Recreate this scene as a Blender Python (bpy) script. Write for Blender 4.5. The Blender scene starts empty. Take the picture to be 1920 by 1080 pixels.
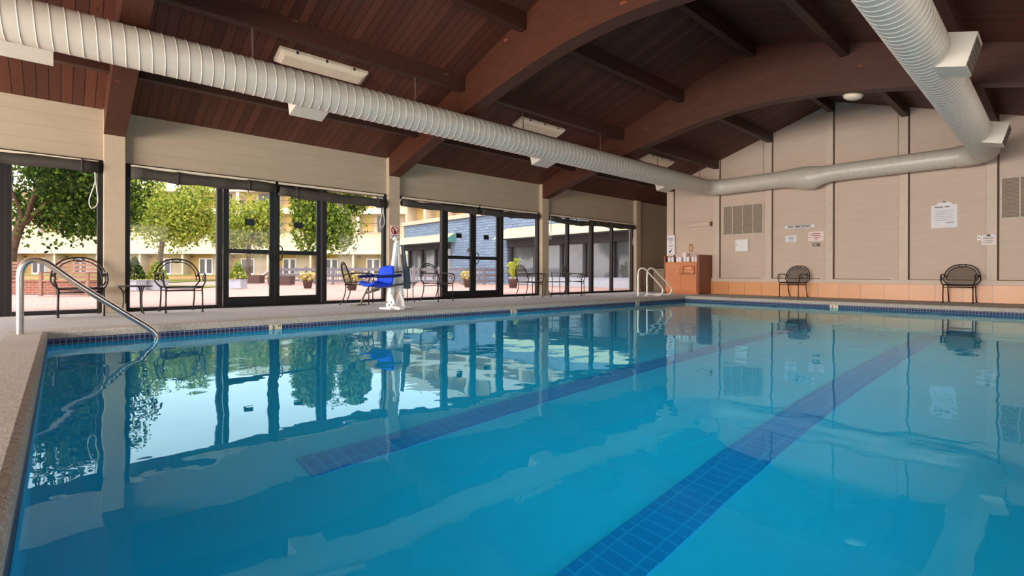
import bpy, bmesh, math, random
from mathutils import Vector, Matrix
random.seed(7)
S = bpy.context.scene
COL = S.collection
PI = math.pi

# ------------------------------------------------------------------ helpers
class MB:
    """collects shapes, then links them as ONE mesh object"""
    def __init__(s): s.v, s.f, s.m, s.sm = [], [], [], []
    def add(s, vs, fs, mi=0, smooth=False):
        b = len(s.v); s.v += [tuple(p) for p in vs]
        for f in fs: s.f.append(tuple(b + i for i in f)); s.m.append(mi); s.sm.append(smooth)
    def box(s, x0, x1, y0, y1, z0, z1, mi=0):
        x0, x1 = min(x0, x1), max(x0, x1); y0, y1 = min(y0, y1), max(y0, y1); z0, z1 = min(z0, z1), max(z0, z1)
        v = [(x0,y0,z0),(x1,y0,z0),(x1,y1,z0),(x0,y1,z0),(x0,y0,z1),(x1,y0,z1),(x1,y1,z1),(x0,y1,z1)]
        s.add(v, [(0,3,2,1),(4,5,6,7),(0,1,5,4),(1,2,6,5),(2,3,7,6),(3,0,4,7)], mi)
    def hexa(s, v, mi=0):
        s.add(v, [(0,3,2,1),(4,5,6,7),(0,1,5,4),(1,2,6,5),(2,3,7,6),(3,0,4,7)], mi)
    def prism(s, poly, axis, a, b, mi=0):
        """poly: 2D points, extruded along axis from a to b (axis y: poly is x,z; axis x: poly is y,z; axis z: poly is x,y)"""
        n = len(poly)
        def P(p, t):
            return (p[0], t, p[1]) if axis == 'y' else ((t, p[0], p[1]) if axis == 'x' else (p[0], p[1], t))
        v = [P(p, a) for p in poly] + [P(p, b) for p in poly]
        fs = [tuple(range(n)), tuple(range(2*n-1, n-1, -1))] + [(i, i+n, (i+1) % n + n, (i+1) % n) for i in range(n)]
        s.add(v, fs, mi)
    def tube(s, pts, r, n=8, closed=False, mi=0, caps=True):
        pts = [Vector(p) for p in pts]; m = len(pts)
        rr = r if isinstance(r, (list, tuple)) else [r]*m
        vs = []; prev = None
        for i in range(m):
            if closed: t = pts[(i+1) % m] - pts[(i-1) % m]
            else: t = pts[min(i+1, m-1)] - pts[max(i-1, 0)]
            t.normalize()
            if prev is None:
                a = Vector((0,0,1)) if abs(t.z) < .9 else Vector((1,0,0))
                u = t.cross(a).normalized()
            else:
                u = (prev - t*prev.dot(t))
                u = u.normalized() if u.length > 1e-6 else t.cross(Vector((0,0,1))).normalized()
            prev = u; w = t.cross(u)
            for k in range(n):
                a = 2*PI*k/n
                vs.append(pts[i] + (u*math.cos(a) + w*math.sin(a))*rr[i])
        fs = []
        for i in range(m if closed else m-1):
            j = (i+1) % m
            for k in range(n):
                fs.append((i*n+k, i*n+(k+1) % n, j*n+(k+1) % n, j*n+k))
        if caps and not closed:
            fs.append(tuple(range(n-1, -1, -1))); fs.append(tuple((m-1)*n+k for k in range(n)))
        s.add(vs, fs, mi, True)
    def bar(s, p, q, w, h=None, mi=0):
        """square bar from p to q"""
        h = h or w; p, q = Vector(p), Vector(q); t = (q-p).normalized()
        a = Vector((0,0,1)) if abs(t.z) < .95 else Vector((1,0,0))
        u = t.cross(a).normalized()*w/2; b = u.cross(t).normalized()*h/2
        v = [p-u-b, p+u-b, p+u+b, p-u+b, q-u-b, q+u-b, q+u+b, q-u+b]
        s.add(v, [(0,3,2,1),(4,5,6,7),(0,1,5,4),(1,2,6,5),(2,3,7,6),(3,0,4,7)], mi)
    def lathe(s, prof, n=24, c=(0,0,0), mi=0, smooth=True):
        vs = []; m = len(prof)
        for r, z in prof:
            for k in range(n):
                a = 2*PI*k/n; vs.append((c[0]+r*math.cos(a), c[1]+r*math.sin(a), c[2]+z))
        fs = [(i*n+k, i*n+(k+1) % n, (i+1)*n+(k+1) % n, (i+1)*n+k) for i in range(m-1) for k in range(n)]
        fs.append(tuple(range(n-1, -1, -1))); fs.append(tuple((m-1)*n+k for k in range(n)))
        s.add(vs, fs, mi, smooth)
    def xform(s, M):
        s.v = [tuple(M @ Vector(p)) for p in s.v]; return s
    def build(s, name, mats, parent=None, bevel=0, loc=None, fixn=True):
        me = bpy.data.meshes.new(name); me.from_pydata(s.v, [], s.f)
        if not isinstance(mats, (list, tuple)): mats = [mats]
        for m in mats: me.materials.append(m)
        me.polygons.foreach_set('material_index', s.m)
        me.polygons.foreach_set('use_smooth', s.sm)
        me.update()
        if fixn and len(s.f) < 60000:
            bm = bmesh.new(); bm.from_mesh(me); bmesh.ops.recalc_face_normals(bm, faces=bm.faces); bm.to_mesh(me); bm.free()
        o = bpy.data.objects.new(name, me); COL.objects.link(o)
        if parent: o.parent = parent
        if loc: o.location = loc
        if bevel:
            b = o.modifiers.new('bevel', 'BEVEL'); b.width = bevel; b.segments = 2; b.limit_method = 'ANGLE'
        return o

def tag(o, label=None, cat=None, group=None, kind=None):
    if label: o['label'] = label
    if cat: o['category'] = cat
    if group: o['group'] = group
    if kind: o['kind'] = kind
    return o
def thing(name, loc, rz=0, label=None, cat=None, group=None, kind=None):
    o = bpy.data.objects.new(name, None); COL.objects.link(o); o.empty_display_size = .1
    o.location = loc; o.rotation_euler.z = rz
    return tag(o, label, cat, group, kind)
def kids(o): return list(o.children)
def copy_tree(o, parent=None):
    c = o.copy(); COL.objects.link(c); c.parent = parent
    for ch in kids(o): copy_tree(ch, c)
    return c
def lettering(txt, size, mat, parent, loc, rot, name='lettering', ext=.002, align='CENTER'):
    cu = bpy.data.curves.new(name, 'FONT'); cu.body = txt; cu.size = size; cu.extrude = ext; cu.offset = size*.022
    cu.align_x = align; cu.align_y = 'CENTER'; cu.materials.append(mat)
    f = bpy.data.objects.new(name, cu); COL.objects.link(f)
    dg = bpy.context.evaluated_depsgraph_get(); me = bpy.data.meshes.new_from_object(f.evaluated_get(dg)); me.name = name
    bpy.data.objects.remove(f); bpy.data.curves.remove(cu)
    o = bpy.data.objects.new(name, me); COL.objects.link(o); o.parent = parent
    o.location = loc; o.rotation_euler = rot
    return o
def smooth_path(pts, n=6):
    P = [Vector(p) for p in pts]; out = []
    for i in range(len(P)-1):
        a, b, c, d = P[max(i-1,0)], P[i], P[i+1], P[min(i+2,len(P)-1)]
        for k in range(n):
            t = k/n
            out.append(.5*((2*b)+(c-a)*t+(2*a-5*b+4*c-d)*t*t+(3*b-a-3*c+d)*t**3))
    out.append(P[-1]); return out
def lin(x):
    x /= 255.; return x/12.92 if x <= .04045 else ((x+.055)/1.055)**2.4
def rgb(r, g, b): return (lin(r), lin(g), lin(b), 1)

# ------------------------------------------------------------------ materials
class N:
    def __init__(s, name):
        s.mat = bpy.data.materials.new(name); s.mat.use_nodes = True
        s.t = s.mat.node_tree; s.t.nodes.clear()
        s.out = s.n('ShaderNodeOutputMaterial')
    def n(s, kind, **kw):
        x = s.t.nodes.new(kind)
        for k, v in kw.items(): setattr(x, k, v)
        return x
    def l(s, a, b): s.t.links.new(a, b)
    def setin(s, node, **kw):
        for k, v in kw.items(): node.inputs[k.replace('_', ' ')].default_value = v
        return node
    def coord(s, kind='Object'): return s.n('ShaderNodeTexCoord').outputs[kind]
    def math(s, op, a, b=None):
        m = s.n('ShaderNodeMath', operation=op)
        for i, q in enumerate((a, b)):
            if q is None: continue
            if hasattr(q, 'is_linked'): s.l(q, m.inputs[i])
            else: m.inputs[i].default_value = q
        return m.outputs[0]
    def mixc(s, fac, a, b):
        m = s.n('ShaderNodeMix', data_type='RGBA')
        if hasattr(fac, 'is_linked'): s.l(fac, m.inputs[0])
        else: m.inputs[0].default_value = fac
        for i, q in ((6, a), (7, b)):
            if hasattr(q, 'is_linked'): s.l(q, m.inputs[i])
            else: m.inputs[i].default_value = q
        return m.outputs[2]
    def noise(s, vec, scale, detail=3, rough=.5):
        x = s.n('ShaderNodeTexNoise'); s.l(vec, x.inputs['Vector'])
        x.inputs['Scale'].default_value = scale; x.inputs['Detail'].default_value = detail; x.inputs['Roughness'].default_value = rough
        return x.outputs['Fac']
    def ramp(s, fac, stops):
        x = s.n('ShaderNodeValToRGB'); s.l(fac, x.inputs[0]); e = x.color_ramp.elements
        while len(e) < len(stops): e.new(.5)
        for q, (p, c) in zip(e, stops): q.position = p; q.color = c
        return x.outputs[0]
    def mapping(s, vec, scale=(1,1,1), loc=(0,0,0), rot=(0,0,0)):
        x = s.n('ShaderNodeMapping'); s.l(vec, x.inputs[0])
        x.inputs['Scale'].default_value = scale; x.inputs['Location'].default_value = loc; x.inputs['Rotation'].default_value = rot
        return x.outputs[0]
    def bsdf(s, color, rough=.6, metal=0, spec=.5, bump=None, bstr=.3, bdist=.02):
        p = s.n('ShaderNodeBsdfPrincipled')
        if hasattr(color, 'is_linked'): s.l(color, p.inputs['Base Color'])
        else: p.inputs['Base Color'].default_value = color
        if hasattr(rough, 'is_linked'): s.l(rough, p.inputs['Roughness'])
        else: p.inputs['Roughness'].default_value = rough
        p.inputs['Metallic'].default_value = metal
        p.inputs['Specular IOR Level'].default_value = spec
        if bump is not None:
            b = s.n('ShaderNodeBump'); s.l(bump, b.inputs['Height']); b.inputs['Strength'].default_value = bstr; b.inputs['Distance'].default_value = bdist
            s.l(b.outputs[0], p.inputs['Normal'])
        s.l(p.outputs[0], s.out.inputs[0]); return p

def plain(name, c, rough=.5, metal=0, spec=.4, var=.06, scale=9):
    g = N(name); n = g.noise(g.coord(), scale, 3)
    dk = tuple(q*(1-var*2) for q in c[:3])+(1,); lt = tuple(min(1, q*(1+var)) for q in c[:3])+(1,)
    g.bsdf(g.ramp(n, [(.3, dk), (.7, lt)]), rough, metal, spec); return g.mat

def m_boardwall(name, c, pitch=.2, dark=.75, line=.035):
    """painted boards with thin horizontal joints"""
    g = N(name); co = g.coord(); sp = g.n('ShaderNodeSeparateXYZ'); g.l(co, sp.inputs[0])
    z = g.math('FRACT', g.math('DIVIDE', sp.outputs['Z'], pitch))
    ln = g.math('LESS_THAN', z, line)
    n = g.noise(g.mapping(co, (1, 1, 4)), 2.2, 4)
    base = g.ramp(n, [(.3, tuple(q*.93 for q in c[:3])+(1,)), (.7, c)])
    col = g.mixc(ln, base, tuple(q*dark for q in c[:3])+(1,))
    g.bsdf(col, .55, 0, .3, g.math('SUBTRACT', 1., ln), .25, .004); return g.mat

def m_planks(name, a, b, pitch, axis='Y', groove=(.006,.003,.002,1)):
    """stained boards, a new tone every pitch, dark joints and knots"""
    g = N(name); co = g.coord(); sp = g.n('ShaderNodeSeparateXYZ'); g.l(co, sp.inputs[0])
    q = g.math('DIVIDE', sp.outputs[axis], pitch)
    fr = g.math('FRACT', q); idn = g.math('FLOOR', q)
    w = g.n('ShaderNodeTexWhiteNoise', noise_dimensions='1D'); g.l(idn, w.inputs['W'])
    sc = (1.2, 14, 1.2) if axis == 'Y' else (14, 1.2, 1.2)
    gr = g.noise(g.mapping(co, sc), 3., 5, .6)
    kn = g.noise(g.mapping(co, (3, 6, 3)), 2.6, 2)
    base = g.mixc(w.outputs['Value'], a, b)
    base = g.mixc(g.math('MULTIPLY', gr, .6), base, tuple(x*.45 for x in a[:3])+(1,))
    base = g.mixc(g.math('GREATER_THAN', kn, .74), base, tuple(x*.3 for x in a[:3])+(1,))
    ln = g.math('LESS_THAN', fr, .07)
    col = g.mixc(ln, base, groove)
    g.bsdf(col, .55, 0, .3, g.math('SUBTRACT', 1., ln), .4, .008); return g.mat

def m_beam(name, a, b):
    g = N(name); co = g.coord()
    gr = g.noise(g.mapping(co, (1.0, 6, 9)), 3., 6, .65)
    kn = g.noise(g.mapping(co, (1.6, 1, 3)), 3.1, 2)
    col = g.ramp(gr, [(.25, a), (.75, b)])
    col = g.mixc(g.math('GREATER_THAN', kn, .73), col, tuple(min(1, x*2.2) for x in b[:3])+(1,))
    g.bsdf(col, .5, 0, .35, gr, .12, .004); return g.mat

def m_tile(name, c1, c2, grout, w, h, mortar, vec='yz', rough=.2, offset=0.):
    g = N(name); co = g.coord(); sp = g.n('ShaderNodeSeparateXYZ'); g.l(co, sp.inputs[0])
    cb = g.n('ShaderNodeCombineXYZ')
    if vec == 'wall':
        g.l(g.math('ADD', sp.outputs['X'], sp.outputs['Y']), cb.inputs[0]); g.l(sp.outputs['Z'], cb.inputs[1])
    else:
        g.l(sp.outputs['X'], cb.inputs[0]); g.l(sp.outputs['Y'], cb.inputs[1])
    b = g.n('ShaderNodeTexBrick', offset=offset, squash=1.); g.l(cb.outputs[0], b.inputs['Vector'])
    g.setin(b, Color1=c1, Color2=c2, Mortar=grout, Scale=1., Bias=0.)
    b.inputs['Mortar Size'].default_value = mortar; b.inputs['Brick Width'].default_value = w; b.inputs['Row Height'].default_value = h
    b.inputs['Mortar Smooth'].default_value = .1
    g.bsdf(b.outputs['Color'], rough, 0, .5); return g.mat

def m_concrete(name, a, b, speck=260, bstr=.35):
    g = N(name); co = g.coord()
    n1 = g.noise(co, 1.3, 5, .6); n2 = g.noise(co, speck, 2, .7); n3 = g.noise(co, 34, 4, .7)
    col = g.ramp(n1, [(.3, a), (.7, b)])
    col = g.mixc(g.ramp(n2, [(.38, (1,1,1,1)), (.52, (0,0,0,1))]), col, tuple(x*.42 for x in a[:3])+(1,))
    v = g.n('ShaderNodeTexVoronoi'); g.l(co, v.inputs['Vector']); v.inputs['Scale'].default_value = 95.
    vs = g.n('ShaderNodeSeparateColor'); g.l(v.outputs['Color'], vs.inputs[0])
    col = g.mixc(g.math('MULTIPLY', g.math('GREATER_THAN', vs.outputs[0], .62), .5), col, tuple(x*.38 for x in a[:3])+(1,))
    col = g.mixc(g.math('MULTIPLY', n3, .35), col, tuple(min(1, x*1.25) for x in b[:3])+(1,))
    g.bsdf(col, .8, 0, .3, n2, bstr, .004); return g.mat

def m_glass_pane(name, tint=(.97,.98,.98,1)):
    g = N(name); t = g.n('ShaderNodeBsdfTransparent'); t.inputs[0].default_value = tint
    gl = g.n('ShaderNodeBsdfGlossy'); gl.inputs['Roughness'].default_value = .0; gl.inputs[0].default_value = (1,1,1,1)
    fr = g.n('ShaderNodeFresnel'); fr.inputs[0].default_value = 1.25
    ge = g.n('ShaderNodeNewGeometry'); fac = g.math('MULTIPLY', fr.outputs[0], g.math('SUBTRACT', 1., ge.outputs['Backfacing']))
    mx = g.n('ShaderNodeMixShader'); g.l(fac, mx.inputs[0]); g.l(t.outputs[0], mx.inputs[1]); g.l(gl.outputs[0], mx.inputs[2])
    g.l(mx.outputs[0], g.out.inputs[0]); return g.mat

def m_mesh(name, c, cover=.4):
    """finely perforated metal sheet: the holes are far smaller than a pixel, so an even share of light passes"""
    g = N(name); p = g.bsdf(c, .45, .3, .4); t = g.n('ShaderNodeBsdfTransparent')
    mx = g.n('ShaderNodeMixShader'); mx.inputs[0].default_value = cover; g.l(t.outputs[0], mx.inputs[1]); g.l(p.outputs[0], mx.inputs[2])
    g.l(mx.outputs[0], g.out.inputs[0]); return g.mat

def m_water(name):
    g = N(name); co = g.coord()
    n1 = g.noise(g.mapping(co, (1, 1, 1)), 1.15, 2, .5)
    n2 = g.noise(g.mapping(co, (1, 1, 1), loc=(3, 1, 0)), 4.5, 2, .5)
    h = g.math('ADD', g.math('MULTIPLY', n1, 1.), g.math('MULTIPLY', n2, .12))
    b = g.n('ShaderNodeBump'); g.l(h, b.inputs['Height']); b.inputs['Strength'].default_value = 1.; b.inputs['Distance'].default_value = WAVE
    gl = g.n('ShaderNodeBsdfGlass'); gl.inputs['Color'].default_value = (.6,.96,1,1); gl.inputs['Roughness'].default_value = 0; gl.inputs['IOR'].default_value = 1.333
    g.l(b.outputs[0], gl.inputs['Normal']); g.l(gl.outputs[0], g.out.inputs[0]); return g.mat
WAVE = .0075

M = {}
M['wallL'] = m_boardwall('painted_board_cream', rgb(168, 150, 127), .2)
M['wallR'] = m_boardwall('panelled_wall', rgb(120, 92, 70), .2)
M['wallE'] = m_boardwall('painted_board_taupe', rgb(208, 184, 164), .145, .9, .05)
M['post'] = plain('painted_post', rgb(176, 156, 132), .5, var=.03)
M['trimE'] = plain('painted_trim', rgb(210, 188, 168), .5, var=.03)
M['roof'] = m_planks('roof_boards', rgb(80, 43, 30), rgb(112, 62, 44), .13)
M['beam'] = m_beam('laminated_beam', rgb(56, 27, 15), rgb(80, 41, 24))
M['purlin'] = m_beam('purlin_wood', rgb(50, 26, 17), rgb(74, 40, 27))
M['deck'] = m_concrete('pebble_concrete', rgb(190, 186, 180), rgb(210, 206, 199), 200, .6)
M['coping'] = m_concrete('coping_concrete', rgb(182, 172, 159), rgb(202, 192, 178), 180, .5)
M['tileband'] = m_tile('navy_mosaic', rgb(16, 26, 64), rgb(22, 38, 88), rgb(122, 134, 150), .05, .05, .0035, 'wall', .65)
M['shadowline'] = plain('painted_shadow_line', rgb(84, 66, 54), .8)  # end-wall shadow lines, put into the colour of flat strips
M['basetile'] = m_tile('terracotta_tile', rgb(226, 160, 102), rgb(216, 146, 90), rgb(150, 96, 66), .49, .6, .006, 'wall', .35)
M['plaster'] = plain('blue_pool_paint', (.001, .47, .72, 1), .6, var=.03, scale=1.2)
M['lane'] = m_tile('lane_mosaic', (.0, .2, .5, 1), (.0, .225, .54, 1), (.003, .29, .6, 1), .15, .075, .006, 'xy', .3)
M['water'] = m_water('pool_water')
M['glass'] = m_glass_pane('window_glass')
M['bronze'] = plain('dark_bronze_frame', rgb(26, 22, 19), .5, .0, .3)
M['black'] = plain('black_paint', rgb(16, 16, 17), .5, 0, .3)
M['iron'] = plain('wrought_iron', rgb(40, 33, 30), .45, .3, .5)
M['meshseat'] = m_mesh('seat_mesh', rgb(40, 33, 30), .85)
M['meshback'] = m_mesh('back_mesh', rgb(80, 68, 60), .5)
M['meshopen'] = m_mesh('open_back_mesh', rgb(46, 38, 34), .03)
M['duct'] = plain('painted_duct', rgb(202, 192, 176), .42, .05, .5, .02)
M['ductseam'] = plain('duct_seam', rgb(216, 206, 190), .4, .05, .5, .02)
M['white'] = plain('white_enamel', rgb(236, 232, 226), .35, 0, .5, .02)
M['offwhite'] = plain('aged_white', rgb(222, 206, 180), .45, 0, .4, .05)
M['lens'] = plain('ribbed_lens', rgb(238, 222, 196), .3, 0, .5, .03)
M['steel'] = plain('stainless_steel', rgb(214, 206, 198), .22, .95, .5, .02)
M['steelwhite'] = plain('satin_rail', rgb(232, 224, 214), .3, .5, .5, .02)
M['shade'] = plain('grey_canvas', rgb(66, 60, 54), .8, 0, .2, .12, 6)
M['cord'] = plain('pale_cord', rgb(214, 208, 198), .7)
M['cab'] = plain('orange_laminate', rgb(208, 128, 76), .35, 0, .5, .04, 3)
M['cabside'] = plain('brown_laminate', rgb(128, 66, 34), .4, 0, .5, .05, 3)
M['cabsign'] = plain('engraved_sign', rgb(190, 96, 40), .4)
M['cabtext'] = plain('sign_letters', rgb(246, 196, 150), .4)
M['towel'] = plain('white_towel', rgb(244, 240, 238), .95, 0, .1, .04, 60)
M['ventm'] = plain('vent_louvre', rgb(150, 134, 116), .6)
M['ventf'] = plain('vent_frame', rgb(204, 190, 170), .5)
M['ventdark'] = plain('vent_dark', rgb(96, 82, 68), .8)
M['paper'] = plain('sign_paper', rgb(232, 226, 226), .5, 0, .3, .02)
M['pinkpaper'] = plain('pink_sign', rgb(240, 218, 208), .5, 0, .3, .02)
M['grey'] = plain('grey_print', rgb(130, 124, 122), .6)
M['redprint'] = plain('red_print', rgb(190, 110, 106), .6)
M['red'] = plain('red_sign', rgb(170, 40, 40), .5)
M['ink'] = plain('black_print', rgb(28, 24, 30), .5)
M['brass'] = plain('brass', rgb(150, 116, 66), .35, .7)
M['blueseat'] = plain('blue_plastic', rgb(10, 62, 200), .55, 0, .25, .03)
M['bluepad'] = plain('navy_padding', rgb(14, 36, 96), .5)
M['slate'] = plain('slate_cover', rgb(62, 74, 84), .6)
M['galv'] = plain('galvanised_rod', rgb(120, 108, 96), .5, .4)
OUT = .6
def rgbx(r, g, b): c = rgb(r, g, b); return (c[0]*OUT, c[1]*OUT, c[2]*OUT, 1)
# outside
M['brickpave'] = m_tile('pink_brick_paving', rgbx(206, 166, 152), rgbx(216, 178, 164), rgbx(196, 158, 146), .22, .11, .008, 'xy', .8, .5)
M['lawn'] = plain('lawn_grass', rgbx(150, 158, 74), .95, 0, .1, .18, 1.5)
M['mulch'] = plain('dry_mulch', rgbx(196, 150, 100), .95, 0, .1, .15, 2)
M['hcream'] = plain('cream_stucco', rgbx(244, 226, 196), .8, 0, .2, .03, 1)
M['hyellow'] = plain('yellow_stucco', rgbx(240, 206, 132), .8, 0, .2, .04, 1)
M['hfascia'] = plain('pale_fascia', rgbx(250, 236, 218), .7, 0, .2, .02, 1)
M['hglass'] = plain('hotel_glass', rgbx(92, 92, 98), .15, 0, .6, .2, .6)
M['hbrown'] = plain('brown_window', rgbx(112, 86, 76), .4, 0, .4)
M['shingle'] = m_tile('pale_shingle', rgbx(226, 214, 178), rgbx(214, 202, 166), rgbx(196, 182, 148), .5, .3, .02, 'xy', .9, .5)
def m_shakes(name):
    g = N(name); co = g.coord(); sp = g.n('ShaderNodeSeparateXYZ'); g.l(co, sp.inputs[0])
    cb = g.n('ShaderNodeCombineXYZ'); g.l(sp.outputs['X'], cb.inputs[0]); g.l(sp.outputs['Z'], cb.inputs[1])
    b = g.n('ShaderNodeTexBrick', offset=.5); g.l(cb.outputs[0], b.inputs['Vector'])
    g.setin(b, Color1=rgbx(168, 190, 210), Color2=rgbx(142, 166, 192), Mortar=rgbx(92, 122, 154), Scale=1.)
    b.inputs['Mortar Size'].default_value = .016; b.inputs['Brick Width'].default_value = .5; b.inputs['Row Height'].default_value = .16
    n = g.noise(g.mapping(co, (1, 1, 5)), 3, 4)
    col = g.mixc(g.math('MULTIPLY', n, .4), b.outputs['Color'], rgbx(120, 140, 166))
    g.bsdf(col, .8, 0, .2, b.outputs['Fac'], .3, .02); return g.mat
M['shakes'] = m_shakes('blue_grey_shakes')
M['awning'] = plain('cream_awning', rgbx(214, 212, 176), .8, 0, .2, .03)
M['awnteal'] = plain('teal_awning', rgbx(96, 168, 156), .8, 0, .2, .03)
M['dkfascia'] = plain('dark_fascia', rgbx(66, 70, 74), .7)
M['rglass'] = plain('restaurant_glass', rgbx(120, 130, 134), .06, 0, .8, .25, .5)
M['greypost'] = plain('grey_timber', rgbx(150, 146, 150), .8, 0, .2)
M['greyrail'] = plain('grey_rail', rgbx(140, 136, 142), .8, 0, .2)
M['outwhite'] = plain('outdoor_white', rgbx(238, 238, 242), .6)
M['outwood'] = plain('weathered_teak', rgbx(176, 134, 112), .8)
M['brick'] = m_tile('red_brick', rgbx(168, 104, 84), rgbx(152, 92, 74), rgbx(190, 150, 130), .22, .075, .01, 'wall', .9, .5)
M['planter'] = plain('white_planter', rgbx(206, 214, 224), .6)
M['bark'] = plain('tree_bark', rgbx(132, 112, 92), .95, 0, .1, .2, 6)
M['pot'] = plain('brown_pot', rgbx(108, 82, 74), .8)
M['flower'] = plain('peach_flower', rgbx(236, 206, 160), .9)
def leaf(name, c):
    g = N(name); d = g.n('ShaderNodeBsdfDiffuse'); d.inputs[0].default_value = c
    t = g.n('ShaderNodeBsdfTranslucent'); t.inputs[0].default_value = (c[0]*1.2, c[1]*1.15, c[2]*.6, 1)
    mx = g.n('ShaderNodeMixShader'); mx.inputs[0].default_value = .3
    g.l(d.outputs[0], mx.inputs[1]); g.l(t.outputs[0], mx.inputs[2]); g.l(mx.outputs[0], g.out.inputs[0]); return g.mat
LG = [leaf('leaf_light', rgbx(214, 222, 106)), leaf('leaf_mid', rgbx(170, 190, 84)), leaf('leaf_dark', rgbx(108, 138, 66))]
DG = [leaf('leaf_bright', rgbx(112, 140, 58)), leaf('leaf_deep', rgbx(62, 92, 44)), leaf('leaf_darkest', rgbx(40, 66, 38))]  # three greens dealt out to the leaves at random

# ------------------------------------------------------------------ dimensions
H = .635                                   # camera height above the deck
XW, XR, XC = -10.16, 1.92, -4.12           # window wall, right wall, ridge
YN, YE, YA = -8.6, 15.33, 17.3             # near wall, end wall, alcove back
PX0, PX1, PY0, PY1 = -7.35, 1.35, -.10, 13.42   # pool opening
ZW, ZF = -.15, -1.06
def roofz(x): return 3.2 + .338*((x-XW) if x <= XC else (XR-x))
F_ = 936.; YAW = math.atan(1034/936)
FV = Vector((-math.sin(YAW), math.cos(YAW), 0)); RV = Vector((math.cos(YAW), math.sin(YAW), 0))
def gz(d): return 0 if d < 22 else (d-22)*.0085
def at(u, d, z=None):
    """plan position of an outside object seen at column u, d metres away"""
    p = FV*d + RV*((u-960)/F_*d); p.z = gz(d) if z is None else z; return p

# ------------------------------------------------------------------ setting
def struct(mb, name, mats, bevel=0):
    return tag(mb.build(name, mats, bevel=bevel), kind='structure')
# deck with the pool opening
m = MB(); T = -.085
m.box(XW-.3, PX0-.3, YN, YA, -1.2, 0)
m.box(PX1+.3, XR+.2, YN, YE, -1.2, 0)
m.box(PX0-.3, PX1+.3, YN, PY0-.3, -1.2, 0)
m.box(PX0-.3, PX1+.3, PY1+.3, YE+.2, -1.2, 0)
struct(m, 'floor', M['deck'])
# coping ring, rounded nose
m = MB()
def nose(s):      # cross-section: distance from pool edge outward (+), z
    return [(.3,.0),(.04,.0),(.012,-.008),(0,-.028),(0,-.085),(.3,-.085)]
pr = nose(0)
ring = []
for d, z in pr:
    ring.append([(PX0-d,PY0-d,z),(PX1+d,PY0-d,z),(PX1+d,PY1+d,z),(PX0-d,PY1+d,z)])
vs = [p for r in ring for p in r]; fs = []
for i in range(len(ring)):
    j = (i+1) % len(ring)
    for k in range(4): fs.append((i*4+k, i*4+(k+1) % 4, j*4+(k+1) % 4, j*4+k))
m.add(vs, fs); struct(m, 'pool_coping', M['coping'])
# basin: tile band, painted walls and floor
m = MB()
def wallring(z0, z1, mi):
    c = [(PX0,PY0),(PX1,PY0),(PX1,PY1),(PX0,PY1)]
    for k in range(4):
        a, b = c[k], c[(k+1) % 4]
        m.add([(a[0],a[1],z0),(b[0],b[1],z0),(b[0],b[1],z1),(a[0],a[1],z1)], [(3,2,1,0)], mi)
wallring(-.245, -.085, 1); wallring(ZF, -.245, 0)
m.add([(PX0,PY0,ZF),(PX1,PY0,ZF),(PX1,PY1,ZF),(PX0,PY1,ZF)], [(0,1,2,3)], 0)
tag(m.build('pool_basin', [M['plaster'], M['tileband']], fixn=False), kind='structure')
for x, y0, lab in ((-2.9, 1.03, 'left'), (-1.27, .55, 'right')):
    m = MB(); m.box(x-.13, x+.13, y0, PY1-1.1, ZF, ZF+.006); 
    o = struct(m, 'trim_lane', M['lane'])
m = MB(); nx, ny = 8, 14
m.add([(PX0+(PX1-PX0)*i/nx, PY0+(PY1-PY0)*j/ny, ZW) for j in range(ny+1) for i in range(nx+1)],
      [(j*(nx+1)+i, j*(nx+1)+i+1, (j+1)*(nx+1)+i+1, (j+1)*(nx+1)+i) for j in range(ny) for i in range(nx)], 0, True)
tag(m.build('pool_water', M['water'], fixn=False), kind='structure')

# left wall: header boards above the glazing, and the plain wall of the alcove
m = MB()
m.box(XW-.25, XW, YN, 15.05, 2.40, 3.2)
m.box(XW-.25, XW, 15.05, YA, 0, 3.2)
struct(m, 'wall_left', M['wallL'])
# end wall with gable, and the alcove behind its free left end
m = MB()
xl = -9.04
gable = [(xl,0),(XR,0),(XR,roofz(XR)),(XC,roofz(XC)),(xl,roofz(xl))]
m.prism(gable, 'y', YE, YE+.2)
struct(m, 'wall_end', M['wallE'])
m = MB(); m.prism([(XW,0),(xl,0),(xl,roofz(xl)),(XW,3.2)], 'y', YA, YA+.2); struct(m, 'wall_alcove', M['wallL'])
m = MB(); m.box(xl, xl+.15, YE+.2, YA+.2, 0, roofz(xl)); struct(m, 'wall_alcove_side', M['wallE'])
# vertical strips and the ledge on the end wall
for k, xr in enumerate((-8.80, -7.23, -5.68, -4.13, -2.54, -.98, .58)):
    w = .24 if k == 0 else .17
    m = MB(); 
    x0, x1 = xr-w, xr
    m.prism([(x0,.50),(x1,.50),(x1,roofz(x1)-.01),(x0,roofz(x0)-.01)], 'y', YE-.06, YE)
    x2 = x1+.03; m.prism([(x1,.50),(x2,.50),(x2,min(roofz(x1),roofz(x2))-.01),(x1,min(roofz(x1),roofz(x2))-.01)], 'y', YE-.006, YE, 1)  # dark strip painted as the shade along the strip's right edge
    if k < 6: m.box(x2, x2+1.2, YE-.006, YE, .50, .513, 1)  # same painted shade line on top of the ledge
    struct(m, 'trim_%d' % (k+1), [M['trimE'], M['shadowline']], .002)
m = MB(); m.box(xl, XR, YE-.062, YE, .39, .50); struct(m, 'trim_8', M['trimE'], .004)
m = MB(); m.box(xl, XR, YE-.075, YE, 0, .39); struct(m, 'baseboard_end', M['basetile'], .003)
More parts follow.
